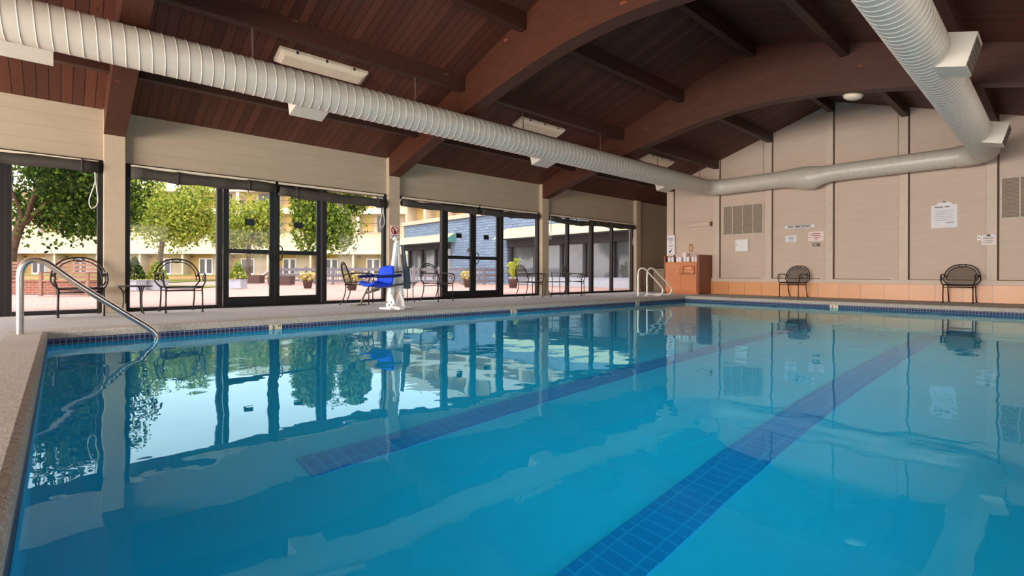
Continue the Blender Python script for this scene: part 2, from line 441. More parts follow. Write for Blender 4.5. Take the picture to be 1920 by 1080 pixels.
# walls behind and to the right of the camera, with a few window openings
m = MB()
m.box(XR, XR+.25, YN, YE, 2.4, 3.2); m.box(XR, XR+.25, YN, YE, 0, .9)
for y0, y1 in ((YN, -5), (-3, 1), (3, 4.5), (6.5, 9.5), (11.5, YE)): m.box(XR, XR+.25, y0, y1, .9, 2.4)
struct(m, 'wall_right', M['wallR'])
m = MB()
m.prism([(XW,2.4),(XR,2.4),(XR,3.2),(XC,roofz(XC)),(XW,3.2)], 'y', YN-.2, YN)
for x in (XW, -7.1, -4.25, -1.2, XR-.27): m.box(x, x+.27, YN-.2, YN, 0, 2.4)
struct(m, 'wall_near', M['wallL'])
# roof: two slopes of stained boards
m = MB(); t = .14; ov = .9
m.prism([(XW-ov, roofz(XW)-.338*ov),(XC, roofz(XC)),(XC, roofz(XC)+t),(XW-ov, roofz(XW)-.338*ov+t)], 'y', YN-.9, YA+.2)
m.prism([(XC, roofz(XC)),(XR+ov, roofz(XR)-.338*ov),(XR+ov, roofz(XR)-.338*ov+t),(XC, roofz(XC)+t)], 'y', YN-.9, YA+.2)
struct(m, 'ceiling', M['roof'])

POSTS = (.50, 5.40, 10.25, 14.95, -4.35)
for i, y in enumerate(POSTS):
    m = MB(); m.box(XW-.18, -10.03, y, y+.27, 0, 3.2)
    m.box(XW-.18, -10.0, y-.01, y+.28, 0, .14)
    o = struct(m, 'column', M['post'], .006)
# arched laminated beams
def zb(dx):
    P = [(0,4.02),(1,3.955),(2,3.785),(3,3.575),(4,3.325),(5,3.045),(6.05,2.735)]
    for (a, za), (b, z_b) in zip(P, P[1:]):
        if dx <= b:
            t = (dx-a)/(b-a); return za+(z_b-za)*t
    return P[-1][1]
def zbs(dx): return sum(zb(abs(dx+k*.12)) for k in (-3,-2,-1,0,1,2,3))/7
def zl(dx):
    P = [(0,4.40),(1,4.37),(2,4.27),(3,4.06),(4,3.80),(5,3.48),(6.05,3.16)]
    for (a, za), (b, z_b) in zip(P, P[1:]):
        if dx <= b: return za+(z_b-za)*(dx-a)/(b-a)
    return P[-1][1]
def zls(dx): return sum(zl(abs(dx+k*.12)) for k in (-3,-2,-1,0,1,2,3))/7
for i, y in enumerate(POSTS[:3]+POSTS[4:]):
    m = MB(); n = 60; x0, x1 = -10.03, XR-.13
    xs = [x0+(x1-x0)*k/n for k in range(n+1)]
    lo = [(x, min(zbs(x-XC), roofz(x)-.02)) for x in xs]; mid = [(x, min(zls(x-XC), roofz(x)+.0)) for x in xs]; up = [(x, roofz(x)+.02) for x in xs]
    for A, B, ya, yb in ((lo, mid, y, y+.27), (mid, up, y+.015, y+.255)):
        for k in range(n):
            (xa, a0), (xb, b0) = A[k], A[k+1]; a1, b1 = B[k][1], B[k+1][1]
            v = [(xa,ya,a0),(xb,ya,b0),(xb,yb,b0),(xa,yb,a0),(xa,ya,a1),(xb,ya,b1),(xb,yb,b1),(xa,yb,a1)]
            fs = [(0,3,2,1),(0,1,5,4),(2,3,7,6)]
            if A is lo: fs.append((4,5,6,7))
            if k == 0: fs.append((3,0,4,7))
            if k == n-1: fs.append((1,2,6,5))
            m.add(v, fs)
    struct(m, 'beam', M['beam'])
# purlins between the arches
segs = [(YN, -4.34), (-4.09, .51), (.76, 5.41), (5.66, 10.26), (10.51, YE)]
for x in (-8.85, -7.3, -5.72, -4.18, -2.6, -1.02, .55):
    for a, b in segs:
        if x < -8.7 and b == YE: b = YA
        m = MB(); zt = roofz(x)+.04 if abs(x-XC) > .2 else roofz(XC)
        m.box(x-.065, x+.065, a, b, roofz(x)-.25, zt)
        struct(m, 'purlin', M['purlin'], .006)

# ------------------------------------------------------------------ glazing
XG = XW-.02
def frame_bar(m, y0, y1, z0, z1, d=.11): m.box(XG-d/2-.03, XG+d/2-.03, y0, y1, z0, z1)
def pane(name, y0, y1, z0, z1, par):
    m = MB(); m.box(XG-.036, XG-.030, y0, y1, z0, z1); return m.build(name, M['glass'], par)
wn = [0]
def window(y0, y1, z0=.0, z1=2.40, fl=.07, fr=.07):
    wn[0] += 1
    w = thing('window_%d' % wn[0], (0,0,0), kind='structure')
    m = MB()
    frame_bar(m, y0, y0+fl, z0, z1); frame_bar(m, y1-fr, y1, z0, z1)
    frame_bar(m, y0+fl, y1-fr, z0, z0+.06, .13); frame_bar(m, y0+fl, y1-fr, z1-.07, z1)
    m.build('window_frame', M['bronze'], w, .004)
    pane('pane', y0+fl, y1-fr, z0+.06, z1-.07, w)
dn = [0]
def door(y0, y1, hinge, z1=2.33):
    """storefront leaf: hinge -1 = hinged at y0"""
    dn[0] += 1
    w = thing('door_%d' % dn[0], (0,0,0), kind='structure')
    m = MB(); s = .085
    hy0, hy1 = (y0, y0+.07), (y1-.07, y1)
    frame_bar(m, y0, y0+s, .03, z1, .06); frame_bar(m, y1-s, y1, .03, z1, .06)
    frame_bar(m, y0+s, y1-s, .03, .19, .06); frame_bar(m, y0+s, y1-s, .99, 1.07, .06); frame_bar(m, y0+s, y1-s, z1-.09, z1, .06)
    m.build('door_frame', M['black'], w, .004)
    pane('pane', y0+s, y1-s, .19, .99, w); pane('pane', y0+s, y1-s, 1.07, z1-.09, w)
    hy = y1-.04 if hinge < 0 else y0+.04
    sg = -1 if hinge < 0 else 1
    m = MB(); m.tube(smooth_path([(XG+.0,hy,1.14),(XG+.06,hy+sg*.03,1.15),(XG+.07,hy+sg*.07,1.10),(XG+.07,hy+sg*.07,.94),(XG+.06,hy+sg*.03,.88),(XG+.0,hy,.89)], 5), .012, 8)
    m.build('door_handle', M['black'], w)
    yc = (y0+y1)/2
    m = MB(); m.box(XG-.026, XG-.022, yc-.085, yc+.085, 1.52, 1.64)
    m.build('sticker', M['black'], w)
def head(y0, y1):
    wn[0] += 1
    m = MB(); frame_bar(m, y0, y1, 2.33, 2.40); frame_bar(m, y0, y1, -.01, .03, .16)
    tag(m.build('window_%d' % wn[0], M['bronze'], bevel=.004), kind='structure')
window(YN, -4.35); window(-4.08, -2.4); window(-2.4, -.59); window(-.59, .50)
window(.77, 2.17, fr=.09); door(2.19, 3.055, -1); door(3.065, 3.95, 1); head(2.17, 3.97); window(3.97, 5.40, fl=.09)
window(5.67, 7.0, fr=.1); door(7.0, 7.87, -1); door(7.88, 8.76, 1); head(7.0, 8.78); window(8.78, 10.25, fl=.1)
window(10.52, 11.52, fr=.04); window(11.52, 12.68, fl=.04, fr=.06); window(12.68, 13.75, fl=.06, fr=.04); window(13.75, 14.95, fl=.04)

# canvas shades rolled up under the glazing head
def roller(y0, y1, za, zc, r=.085, lab='', sag=.02, straps=(), cord=None):
    t = thing('roller_shade', (XW+.09, (y0+y1)/2, 0), 0, lab, 'window shade', 'rolled canvas shades over the glazing')
    m = MB(); n = 14; pts = []; rr = []
    for k in range(n+1):
        f = k/n; y = y0+(y1-y0)*f-(y0+y1)/2
        pts.append((0, y, za+(zc-za)*f - sag*math.sin(PI*f) + .006*math.sin(f*17))); rr.append(r*(1+.09*math.sin(f*23+y0)))
    m.tube(pts, rr, 12); m.build('shade_roll', M['shade'], t)
    m = MB(); m.box(-.05, .0, y0-(y0+y1)/2, y1-(y0+y1)/2, 2.33, 2.37); m.build('head_rail', M['offwhite'], t, .004)
    for f in straps:
        k = int(f*n); c = pts[k]
        m = MB(); m.tube([(c[0]+(rr[k]+.006)*math.cos(a), c[1], c[2]+(rr[k]+.006)*math.sin(a)) for a in [i*2*PI/14 for i in range(14)]], .012, 6, True)
        m.bar((0, c[1], c[2]+rr[k]), (-.02, c[1], 2.35), .02); m.build('strap', M['shade'], t)
    if cord:
        m = MB(); y = cord-(y0+y1)/2
        m.tube(smooth_path([(.02,y,2.3),(.03,y+.02,2.05),(.03,y-.05,1.75),(.03,y-.02,1.62),(.03,y+.05,1.72),(.03,y+.03,2.0),(.02,y+.01,2.28)], 6), .007, 6)
        m.build('pull_cord', M['cord'], t)
roller(-2.3, .44, 2.26, 2.27, .085, 'rolled grey canvas shade left of the first post above the dark tree view', .01, (.62, .93), .38)
roller(.84, 3.04, 2.24, 2.25, .095, 'rolled grey canvas shade right of the first post, over the left door leaf', .015, (.32, .85))
roller(3.10, 5.30, 2.20, 2.17, .095, 'sagging grey canvas shade that hangs lower on its right, ending behind the white lift', .012, (.2, .97), 5.24)
roller(5.74, 7.98, 2.23, 2.22, .08, 'rolled grey canvas shade right of the red prohibition sign post', .012, (.95,), None)
roller(8.04, 10.12, 2.22, 2.26, .08, 'rolled grey canvas shade ending at the third post, over the blue shingle view', .02, (.5,), None)
roller(10.62, 12.66, 2.25, 2.23, .08, 'wavy grey canvas shade right of the third post', .05, (.6,), 10.6)
roller(12.72, 14.86, 2.24, 2.25, .08, 'rolled grey canvas shade at the far end beside the alcove', .015, (.4,), 14.8)

# ------------------------------------------------------------------ ventilation duct
DZ, DR = 3.26, .235
def seam_pipe(p, q, r, pitch, n=36):
    """pipe with raised seams; returns pipe mesh and seam mesh"""
    p, q = Vector(p), Vector(q); t = (q-p); L = t.length; t.normalize()
    u = t.cross(Vector((0,0,1))).normalized(); w = t.cross(u)
    a = MB(); vs = []
    for e in (0, L):
        for k in range(n):
            g = 2*PI*k/n; vs.append(p+t*e+(u*math.cos(g)+w*math.sin(g))*r)
    a.add(vs, [(k, (k+1) % n, n+(k+1) % n, n+k) for k in range(n)], 0, True)
    b = MB(); vs = []; N_ = int((L-.04)/pitch*n)
    for k in range(N_+1):
        g = 2*PI*k/n; e0 = .02+pitch*k/n; d = u*math.cos(g)+w*math.sin(g)
        for e, rr in ((-.008, r-.002), (0, r+.007), (.008, r-.002)): vs.append(p+t*(e0+e)+d*rr)
    b.add(vs, [(3*k+i, 3*k+3+i, 3*k+4+i, 3*k+1+i) for k in range(N_) for i in range(2)], 0, True)
    return a, b
duct = thing('ventilation_duct', (-4.2, 14.87, DZ), 0, 'long off-white spiral seam duct hung under the roof and bent along the end wall', 'duct')
def dpart(mb, name, mat): 
    mb.v = [tuple(Vector(p)-Vector(duct.location)) for p in mb.v]; return mb.build(name, mat, duct)
YD = 14.87; XL_, XR_ = -7.3, -1.1; eb = .5
for x in (XL_, XR_):
    a, b = seam_pipe((x, YN+.1, DZ), (x, YD-eb, DZ), DR, .1235)
    o = dpart(a, 'duct_pipe', M['duct'])
    b.v = [tuple(Vector(p)-Vector(duct.location)) for p in b.v]; b.build('spiral_seam', M['ductseam'], o)
    # elbow
    sx = 1 if x == XL_ else -1
    m = MB(); pts = [(x+sx*(eb-eb*math.cos(k/10*PI/2)), YD-eb+eb*math.sin(k/10*PI/2), DZ) for k in range(11)]
    m.tube(pts, DR, 36, caps=False); dpart(m, 'elbow', M['duct'])
a, b = seam_pipe((XL_+eb, YD, DZ), (-5.25, YD, DZ), DR*.98, .4); o = dpart(a, 'duct_pipe', M['duct']); 
b.v = [tuple(Vector(p)-Vector(duct.location)) for p in b.v]; b.build('spiral_seam', M['ductseam'], o)
a, b = seam_pipe((-4.05, YD, DZ), (XR_-eb, YD, DZ), DR*.93, .15); o = dpart(a, 'duct_pipe', M['duct'])
b.v = [tuple(Vector(p)-Vector(duct.location)) for p in b.v]; b.build('spiral_seam', M['ductseam'], o)
m = MB(); m.tube(smooth_path([(-5.27,YD,DZ),(-4.95,YD,DZ-.005),(-4.62,YD-.02,DZ-.05),(-4.45,YD-.02,DZ-.055),(-4.25,YD,DZ-.02),(-4.03,YD,DZ)], 1), [DR*.985, DR*1.14, DR*1.32, DR*1.3, DR*1.0, DR*.935], 36, caps=False)
dpart(m, 'reducer', M['duct'])
def hood(x, y0, y1, sg):
    m = MB(); ax = Vector((sg*.96, 0, -.28)); up = Vector((sg*.28, 0, .96))
    c = Vector((x, 0, DZ)); a0, a1 = .13, .43; h0, h1 = .19, .185
    P = lambda y, a, h: tuple(c+ax*a+up*h+Vector((0,y,0)))
    v = [P(y0,a0,-h0),P(y0,a1,-h1),P(y1,a1,-h1),P(y1,a0,-h0),P(y0,a0,h0),P(y0,a1,h1),P(y1,a1,h1),P(y1,a0,h0)]
    m.hexa(v); o = dpart(m, 'outlet_hood', M['duct'])
    g = MB(); e = .02
    for k in range(5):
        t = -h1+.03+(2*h1-.06)*(k+.5)/5
        v = [P(y0+e,a1,t-.03),P(y0+e,a1+.008,t-.03),P(y1-e,a1+.008,t-.03),P(y1-e,a1,t-.03),P(y0+e,a1,t+.015),P(y0+e,a1+.008,t+.015),P(y1-e,a1+.008,t+.015),P(y1-e,a1,t+.015)]
        g.hexa(v)
    g.v = [tuple(Vector(p)-Vector(duct.location)) for p in g.v]; g.build('grille', M['ventdark'], o)
for y0, y1 in ((-.66,-.06),(2.5,2.98),(7.5,7.98),(12.4,12.9)): hood(XL_, y0, y1, -1)
for y0, y1 in ((-.66,-.06),(2.5,2.98),(7.5,7.96),(12.4,12.86)): hood(XR_, y0, y1, 1)
for x, ys, zt in ((XL_, (-.6, 1.90, 4.40, 6.88, 9.37, 11.82, 14.12), 4.02), (XR_, (-.6, 1.9, 4.4, 6.88, 9.37, 11.82, 14.12), 4.05)):
    for y in ys:
        m = MB(); m.bar((x+.03, y, DZ+DR-.02), (x+.005, y, zt), .022, .006); dpart(m, 'hanger_rod', M['galv'])
for x in (-5.75, -2.66):
    m = MB(); m.tube([(x, YD, DZ+DR*.93), (x, YD, roofz(x)-.1)], .006, 6); dpart(m, 'hanger_rod', M['galv'])

# fluorescent fittings on the roof slope
def fitting(y, label):
    x = -7.93; t = thing('ceiling_light', (x, y, roofz(x)), 0, label, 'ceiling light', 'ribbed strip lights along the left roof slope')
    t.rotation_euler = (0, -math.atan(.338), 0)
    m = MB(); m.box(-.16, .16, -.70, .70, -.06, -.004); m.build('housing', M['offwhite'], t, .01)
    m = MB()
    m.hexa([(-.10,-.62,-.115),(.10,-.62,-.115),(.10,.62,-.115),(-.10,.62,-.115),(-.145,-.68,-.06),(.145,-.68,-.06),(.145,.68,-.06),(-.145,.68,-.06)])
    for k in range(7): m.box(-.09+k*.028, -.08+k*.028, -.6, .6, -.119, -.114)
    m.build('lens', M['lens'], t)
    for sx in (-1, 1):
        for yy in (-.45, 0, .45):
            m = MB(); m.box(sx*.15, sx*.168, yy-.015, yy+.015, -.07, -.03); m.build('clip', M['ink'], t)
fitting(3.1, 'ribbed strip light above the duct, nearest and largest of the row')
fitting(8.0, 'ribbed strip light between the two big arched beams')
fitting(12.85, 'ribbed strip light beyond the second arched beam, near the end wall')
t = thing('dome_light', (-2.55, 10.60, zbs(-2.55-XC)+.005), 0, 'small round dome light under the second arched beam', 'ceiling light')
t.rotation_euler = (0, .17, 0)
m = MB(); m.lathe([(.16,-.02),(.16,0)], 24); m.build('base', M['offwhite'], t)
m = MB(); m.lathe([(.02,-.085),(.09,-.075),(.14,-.05),(.15,-.02)], 24); m.build('lens', M['lens'], t)

# ------------------------------------------------------------------ chairs and tables
def arch_pts(w, z0, z1, x0, x1, n=18, inset=0., p=2.35):
    out = []
    for k in range(n+1):
        a = PI*k/n; c, s_ = math.cos(a), math.sin(a)
        y = (w-inset)*math.copysign(abs(c)**(2/p), c); f = abs(s_)**(2/p)*1.0
        z = z0+(z1-inset-z0)*f; out.append((x0+(x1-x0)*((z-z0)/(z1-z0)), y, z))
    return out
def make_chair(name, label, back, group):
    """iron armchair facing +x, 0.5 wide"""
    t = thing(name, (0,0,0), 0, label, 'chair', group)
    m = MB(); n = 6
    m.add([(-.22+.44*i/n, -.23+.46*j/n, .405+.012*math.cos(i/n*PI)-.012*math.sin(j/n*PI)) for i in range(n+1) for j in range(n+1)],
          [(i*(n+1)+j, (i+1)*(n+1)+j, (i+1)*(n+1)+j+1, i*(n+1)+j+1) for i in range(n) for j in range(n)], 0, True)
    seat = m.build('seat', M['meshseat'], t, fixn=False)
    so = seat.modifiers.new('thick', 'SOLIDIFY'); so.thickness = .006
    m = MB(); m.tube([(-.23,-.24,.40),(.23,-.25,.405),(.23,.25,.405),(-.23,.24,.40)], .013, 8, True)
    m.tube([(.22,-.24,.345),(.22,.24,.345)], .009, 6); m.tube([(-.2,-.235,.345),(-.2,.235,.345)], .009, 6)
    m.build('seat_frame', M['iron'], t)
    m = MB(); A = arch_pts(.315, .50, .858, -.235, -.33); B = arch_pts(.315, .50, .858, -.235, -.33, inset=.045)
    A = [(-.21,.235,.40),(-.22,.285,.45)]+A+[(-.22,-.285,.45),(-.21,-.235,.40)]
    m.tube(A, .0125, 8); m.tube(B, .009, 6)
    ring = [(-.325-.004*math.sin(a), .06*math.cos(a), .826+.026*math.sin(a)) for a in [i*2*PI/16 for i in range(16)]]
    m.tube(ring, .008, 6, True)
    bk = m.build('backrest', M['iron'], t)
    m = MB(); Bp = [(b[0], b[1]*.99, b[2]) for b in B]; half = len(Bp)//2
    vs = []; fs = []; rows = 8
    for k in range(len(Bp)):
        b = Bp[k]
        for r in range(rows+1):
            f = r/rows; z = .415+(b[2]-.415)*f
            vs.append((-.212-.14*(z-.415)/.485-.012*math.cos(b[1]/.315*PI/2), b[1], z))
    for k in range(len(Bp)-1):
        for r in range(rows):
            fs.append((k*(rows+1)+r, (k+1)*(rows+1)+r, (k+1)*(rows+1)+r+1, k*(rows+1)+r+1))
    m.add(vs, fs, 0, True); m.build('back_panel', M[back], bk, fixn=False)
    for s_ in (-1, 1):
        m = MB(); m.tube([(.23,s_*.245,.40),(.235,s_*.25,.2),(.235,s_*.25,.0)], .0115, 8); m.lathe([(.022,0),(.02,.008),(.012,.016)], 10, (.235, s_*.25, 0)); m.build('leg', M['iron'], t)
        m = MB(); m.tube(smooth_path([(-.215,s_*.235,.40),(-.225,s_*.235,.25),(-.27,s_*.235,.10),(-.33,s_*.235,.0)], 4), .0115, 8); m.lathe([(.022,0),(.02,.008),(.012,.016)], 10, (-.33, s_*.235, 0)); m.build('leg', M['iron'], t)
        m = MB(); y = s_*.285
        m.tube(smooth_path([(-.255,s_*.285,.575),(-.15,y,.625),(.05,y,.632),(.19,y,.625),(.245,y,.58),(.245,y,.50),(.22,s_*.26,.41)], 4), .0125, 8)
        m.tube(smooth_path([(.21,y,.60),(.13,y,.585),(.10,y,.53),(.15,y,.50),(.19,y,.53),(.165,y,.56)], 4), .0075, 6)
        m.build('armrest', M['iron'], t)
    return t
def put(o, x, y, rz, label):
    o.location = (x, y, 0); o.rotation_euler.z = rz; o['label'] = label; return o
GW = 'iron armchairs along the glazing'
c0 = make_chair('iron_armchair', 'x', 'meshopen', GW)
put(c0, -9.63, .22, .04, 'black iron armchair left of the first post, half crossed by the sloping steel rail')
put(copy_tree(c0), -9.63, 1.46, .05, 'black iron armchair just right of the first post and small table')
c1 = make_chair('iron_armchair', 'x', 'meshback', GW)
put(c1, -9.70, 4.55, .95, 'black mesh iron armchair behind the blue lift seat')
put(copy_tree(c0), -9.62, 6.42, .25, 'black iron armchair right of the white lift at the glass doors')
put(copy_tree(c1), -9.62, 9.36, 1.35, 'black iron armchair seen side-on at the left of the glass table')
put(copy_tree(c1), -9.62, 11.2, .55, 'black iron armchair right of the third post beyond the glass table')
c2 = make_chair('iron_armchair', 'x', 'meshback', 'iron armchairs against the end wall')
put(c2, -4.97, 14.88, -PI/2-.12, 'brown mesh iron armchair against the end wall under the no smoking sign')
put(copy_tree(c2), -1.555, 14.90, -PI/2-.04, 'brown mesh iron armchair against the end wall at the far right')
def small_table(x, y, label):
    t = thing('side_table', (x, y, 0), 0, label, 'table')
    m = MB(); m.lathe([(.21,.415),(.225,.42),(.225,.432),(.21,.437)], 28); m.build('tabletop', M['iron'], t)
    for k in range(3):
        a = k*2*PI/3+.5; c, s_ = math.cos(a), math.sin(a); m = MB()
        m.tube(smooth_path([(.20*c,.20*s_,.415),(.17*c,.17*s_,.38),(.145*c,.145*s_,.30),(.15*c,.15*s_,.12),(.19*c,.19*s_,0)], 4), .010, 8)
        m.tube(smooth_path([(.09*c,.09*s_,.415),(.12*c,.12*s_,.37),(.145*c,.145*s_,.30)], 3), .007, 6)
        m.build('leg', M['iron'], t)
    return t
small_table(-9.62, .86, 'small round black iron table in front of the first post')
small_table(-9.62, 5.62, 'small low black table partly hidden behind the white lift')
t = thing('glass_table', (-9.52, 10.28, 0), 0, 'round glass topped iron table in front of the third post', 'table')
m = MB(); m.lathe([(.40,.655),(.405,.66),(.40,.665)], 32); m.build('tabletop', M['glass'], t)
m = MB(); m.tube([(.405*math.cos(a), .405*math.sin(a), .66) for a in [i*2*PI/32 for i in range(32)]], .008, 6, True); m.build('rim', M['galv'], t)
m = MB(); m.tube([(.30*math.cos(a), .30*math.sin(a), .40) for a in [i*2*PI/24 for i in range(24)]], .01, 6, True); m.build('brace', M['iron'], t)
for k in range(4):
    a = k*PI/2+.4; c, s_ = math.cos(a), math.sin(a); m = MB()
    m.tube(smooth_path([(.37*c,.37*s_,.65),(.34*c,.34*s_,.58),(.30*c,.30*s_,.5),(.30*c,.30*s_,.40),(.31*c,.31*s_,.2),(.36*c,.36*s_,0)], 4), .011, 8)
    m.build('leg', M['iron'], t)

# ------------------------------------------------------------------ pool lift
t = thing('pool_lift', (-7.98, 4.42, 0), 0, 'white pool access lift with blue plastic seat by the second post', 'pool lift')
LM = M['white']
m = MB(); m.box(-.17, .17, -.22, .26, 0, .03); m.box(-.02, .30, -.12, .0, .0, .05); m.build('base_plate', LM, t, .008)
for yy in (-.10, .10):
    m = MB(); m.prism([(-.12,.03),(.15,.03),(.12,.16),(.05,.26),(-.06,.26),(-.11,.14)], 'y', yy-.012, yy+.012)
    m.build('pivot_plate', LM, t, .004)
for a in range(4):
    m = MB(); m.tube([(.12-.065*a,-.125,.07+.05*(a % 2)),(.12-.065*a,-.11,.07+.05*(a % 2))], .016, 10); m.build('bolt', M['galv'], t)
m = MB(); m.hexa([(-.07,-.13,.22),(.03,-.13,.22),(.03,-.04,.22),(-.07,-.04,.22),(-.05,.0,1.18),(.03,.0,1.18),(.03,.06,1.18),(-.05,.06,1.18)])
m.build('mast', LM, t, .012)
m = MB(); m.hexa([(-.06,.09,.20),(.04,.09,.20),(.04,.17,.20),(-.06,.17,.20),(-.03,.02,1.22),(.03,.02,1.22),(.03,.07,1.22),(-.03,.07,1.22)])
m.build('lift_arm', LM, t, .012)
m = MB(); m.tube([(.0,.03,.30),(.0,.02,.80)], .028, 12); m.tube([(.0,.02,.8),(.0,.03,1.12)], .016, 10); m.build('actuator', M['steelwhite'], t)
m = MB(); m.tube(smooth_path([(.0,.02,1.18),(.01,.0,1.27),(-.01,-.03,1.22)], 4), .022, 8); m.build('mast_cap', LM, t)
m = MB(); m.hexa([(-.03,.20,.36),(.05,.20,.36),(.05,.30,.36),(-.03,.30,.36),(-.03,.13,1.14),(.05,.13,1.14),(.05,.17,1.14),(-.03,.17,1.14)])
m.v = [p for p in m.v]; m.hexa([(-.035,.19,.35),(.055,.19,.35),(.055,.31,.35),(-.035,.31,.35),(-.035,.19,.75),(.055,.19,.75),(.055,.28,.75),(-.035,.28,.75)])
m.build('battery_cover', M['slate'], t, .02)
# seat beam frame
m = MB()
m.tube([(.05,.14,.44),(.05,-.52,.36)], .017, 8); m.tube([(.05,.16,.66),(.05,-.22,.64)], .013, 8); m.tube([(.05,-.36,.355),(.05,-.60,.30)], .02, 8)
m.build('seat_arm', M['galv'], t)
# seat shell: faces -y
st = MB(); prof = []
for k in range(11):
    f = k/10
    prof.append((-.62+.30*f, .385+.02*math.sin(f*PI)*-1) if f < .999 else (-.32, .385))
prof = [(-.60,.405),(-.58,.42),(-.50,.41),(-.40,.385),(-.30,.375),(-.23,.39),(-.19,.44),(-.17,.53),(-.155,.63),(-.14,.72),(-.13,.76)]
vs = []; n = 10
for i, (y, z) in enumerate(prof):
    wd = .235 if i < 8 else (.225, .20, .15)[i-8]
    for j in range(n+1):
        q = -1+2*j/n; lift = .05*abs(q)**3 if i < 6 else 0; fwd = -.06*abs(q)**3 if i >= 5 else 0
        vs.append((.05+q*wd, y+fwd, z+lift))
st.add(vs, [(i*(n+1)+j, (i+1)*(n+1)+j, (i+1)*(n+1)+j+1, i*(n+1)+j+1) for i in range(len(prof)-1) for j in range(n)], 0, True)
o = st.build('seat', M['blueseat'], t); so = o.modifiers.new('thick', 'SOLIDIFY'); so.thickness = .04; so.offset = -1
for s_ in (-1, 1):
    m = MB(); x = .05+s_*.27
    m.tube(smooth_path([(x,-.10,.60),(x,-.25,.585),(x,-.52,.575),(x,-.60,.575)], 3), .026, 10); m.build('armrest', M['bluepad'], t)
m = MB(); m.box(-.06, .16, -.85, -.66, .10, .125); m.tube([(.05,-.58,.38),(.05,-.68,.20),(.05,-.72,.115)], .016, 8)
m.build('footrest', M['galv'], t, .01)
t.rotation_euler.z = .10

# ------------------------------------------------------------------ rails
X = -7.2
P = [(X,-.305,-.05),(X,-.305,.0),(X,-.305,.45),(X,-.305,.58),(X,-.295,.665),(X,-.26,.735),(X,-.20,.76),(X,-.13,.745),(X,-.06,.695),(X,.17,.48),(X,.55,.165),(X,.70,.045),(X,.80,-.045),(X,.84,-.11),(X,.85,-.18),(X,.83,-.27),(X,.75,-.36),(X,.55,-.48),(X,.35,-.60)]
m = MB(); m.tube(smooth_path(P, 4), .031, 14)
tag(m.build('grab_rail', M['steel']), 'thick stainless steel grab rail sloping from the near corner of the deck into the pool', 'rail')
def ladder_rail(y, label):
    m = MB()
    P = [(-8.06,y,-.02),(-8.06,y,.30),(-8.06,y,.60),(-8.03,y,.73),(-7.93,y,.79),(-7.83,y,.76),(-7.7,y,.64),(-7.4,y,.36),(-7.30,y,.24),(-7.28,y,.15),(-7.33,y,.07),(-7.42,y,.045),(-7.6,y,.06),(-7.74,y,.06),(-7.80,y,.03),(-7.81,y,-.02)]
    m.tube(smooth_path(P, 4), .022, 12)
    for x in (-8.06, -7.81): m.lathe([(.045,0),(.042,.01),(.026,.014)], 14, (x,y,0))
    return tag(m.build('ladder_rail', M['steelwhite']), label, 'rail', 'pair of pool rails at the far corner')
ladder_rail(12.1, 'looped white metal pool rail in front of the fourth post, the left of the pair')
ladder_rail(12.55, 'looped white metal pool rail beside the orange cabinet, the right of the pair')

# depth markers set in the tile band
def marker(pos, rot, label, txt='3', unit='FT'):
    t = thing('depth_marker', pos, 0, label, 'depth marker', 'depth marker tiles on the pool edge'); t.rotation_euler.z = rot
    m = MB(); m.box(-.085, .085, -.004, .004, -.08, .0); m.build('tile', M['offwhite'], t, .002)
    lettering(txt, .075, M['ink'], t, (-.03, -.006, -.04), (PI/2, 0, 0)); lettering(unit, .035, M['ink'], t, (.05, -.006, -.022), (PI/2, 0, 0))
marker((PX0+.006, 2.22, -.085), PI/2, 'depth tile reading 3 FT on the long pool edge, left of the lift')
marker((PX0+.006, 6.70, -.085), PI/2, 'depth tile on the long pool edge, right of the lift')
marker((PX0+.006, 11.0, -.085), PI/2, 'depth tile on the long pool edge below the looped rails')
marker((-3.6, PY1-.006, -.085), 0, 'depth tile in the blue mosaic of the far pool end', '5')

# ------------------------------------------------------------------ end wall things
YS = YE+.004
def wallsign(name, x0, x1, z0, z1, label, cat, mat, y=YS, th=.012):
    t = thing(name, ((x0+x1)/2, y, (z0+z1)/2), 0, label, cat); w, h = (x1-x0)/2, (z1-z0)/2
    m = MB(); m.box(-w, w, -th, 0, -h, h); m.build('board', mat, t, .002); return t, w, h
def bars(t, mat, rows, th=.012, name='text_lines'):
    m = MB()
    for x0, x1, z, hh in rows: m.box(x0, x1, -th-.002, -th+.001, z-hh/2, z+hh/2)
    return m.build(name, mat, t)
t, w, h = wallsign('no_smoking_sign', -5.34, -4.58, 1.905, 2.015, 'long white NO SMOKING sign on the end wall', 'sign', M['paper'])
lettering('NO SMOKING', .092, M['ink'], t, (0, -.015, 0), (PI/2, 0, 0))
m = MB(); 
for z in (-h+.006, h-.006): m.box(-w+.004, w-.004, -.014, -.011, z-.003, z+.003)
m.build('border', M['grey'], t)
t, w, h = wallsign('notice', -5.32, -5.04, 1.535, 1.725, 'small white notice under the left of the no smoking sign', 'sign', M['paper'])
bars(t, M['grey'], [(-.05,.09,.045,.014),(-.07,.09,.01,.02),(-.03,.09,-.03,.014),(-.09,.10,-.065,.008)])
t, w, h = wallsign('warning_notice', -4.73, -4.36, 1.545, 1.795, 'pinkish warning notice under the right end of the no smoking sign', 'sign', M['pinkpaper'])
bars(t, M['redprint'], [(-.09,.11,.07,.026),(-.11,.10,.02,.02),(-.05,.08,-.03,.02),(-.06,.06,-.075,.018)]); bars(t, M['grey'], [(-.16,-.1,.06,.02),(.08,.15,-.02,.015),(-.16,-.1,-.04,.015)])
t, w, h = wallsign('name_plate', -4.63, -4.44, 1.39, 1.485, 'small dark plate just below the pinkish warning notice', 'sign', M['hbrown'])
bars(t, M['pinkpaper'], [(-.07,.02,.012,.012),(-.07,0,-.012,.01)])
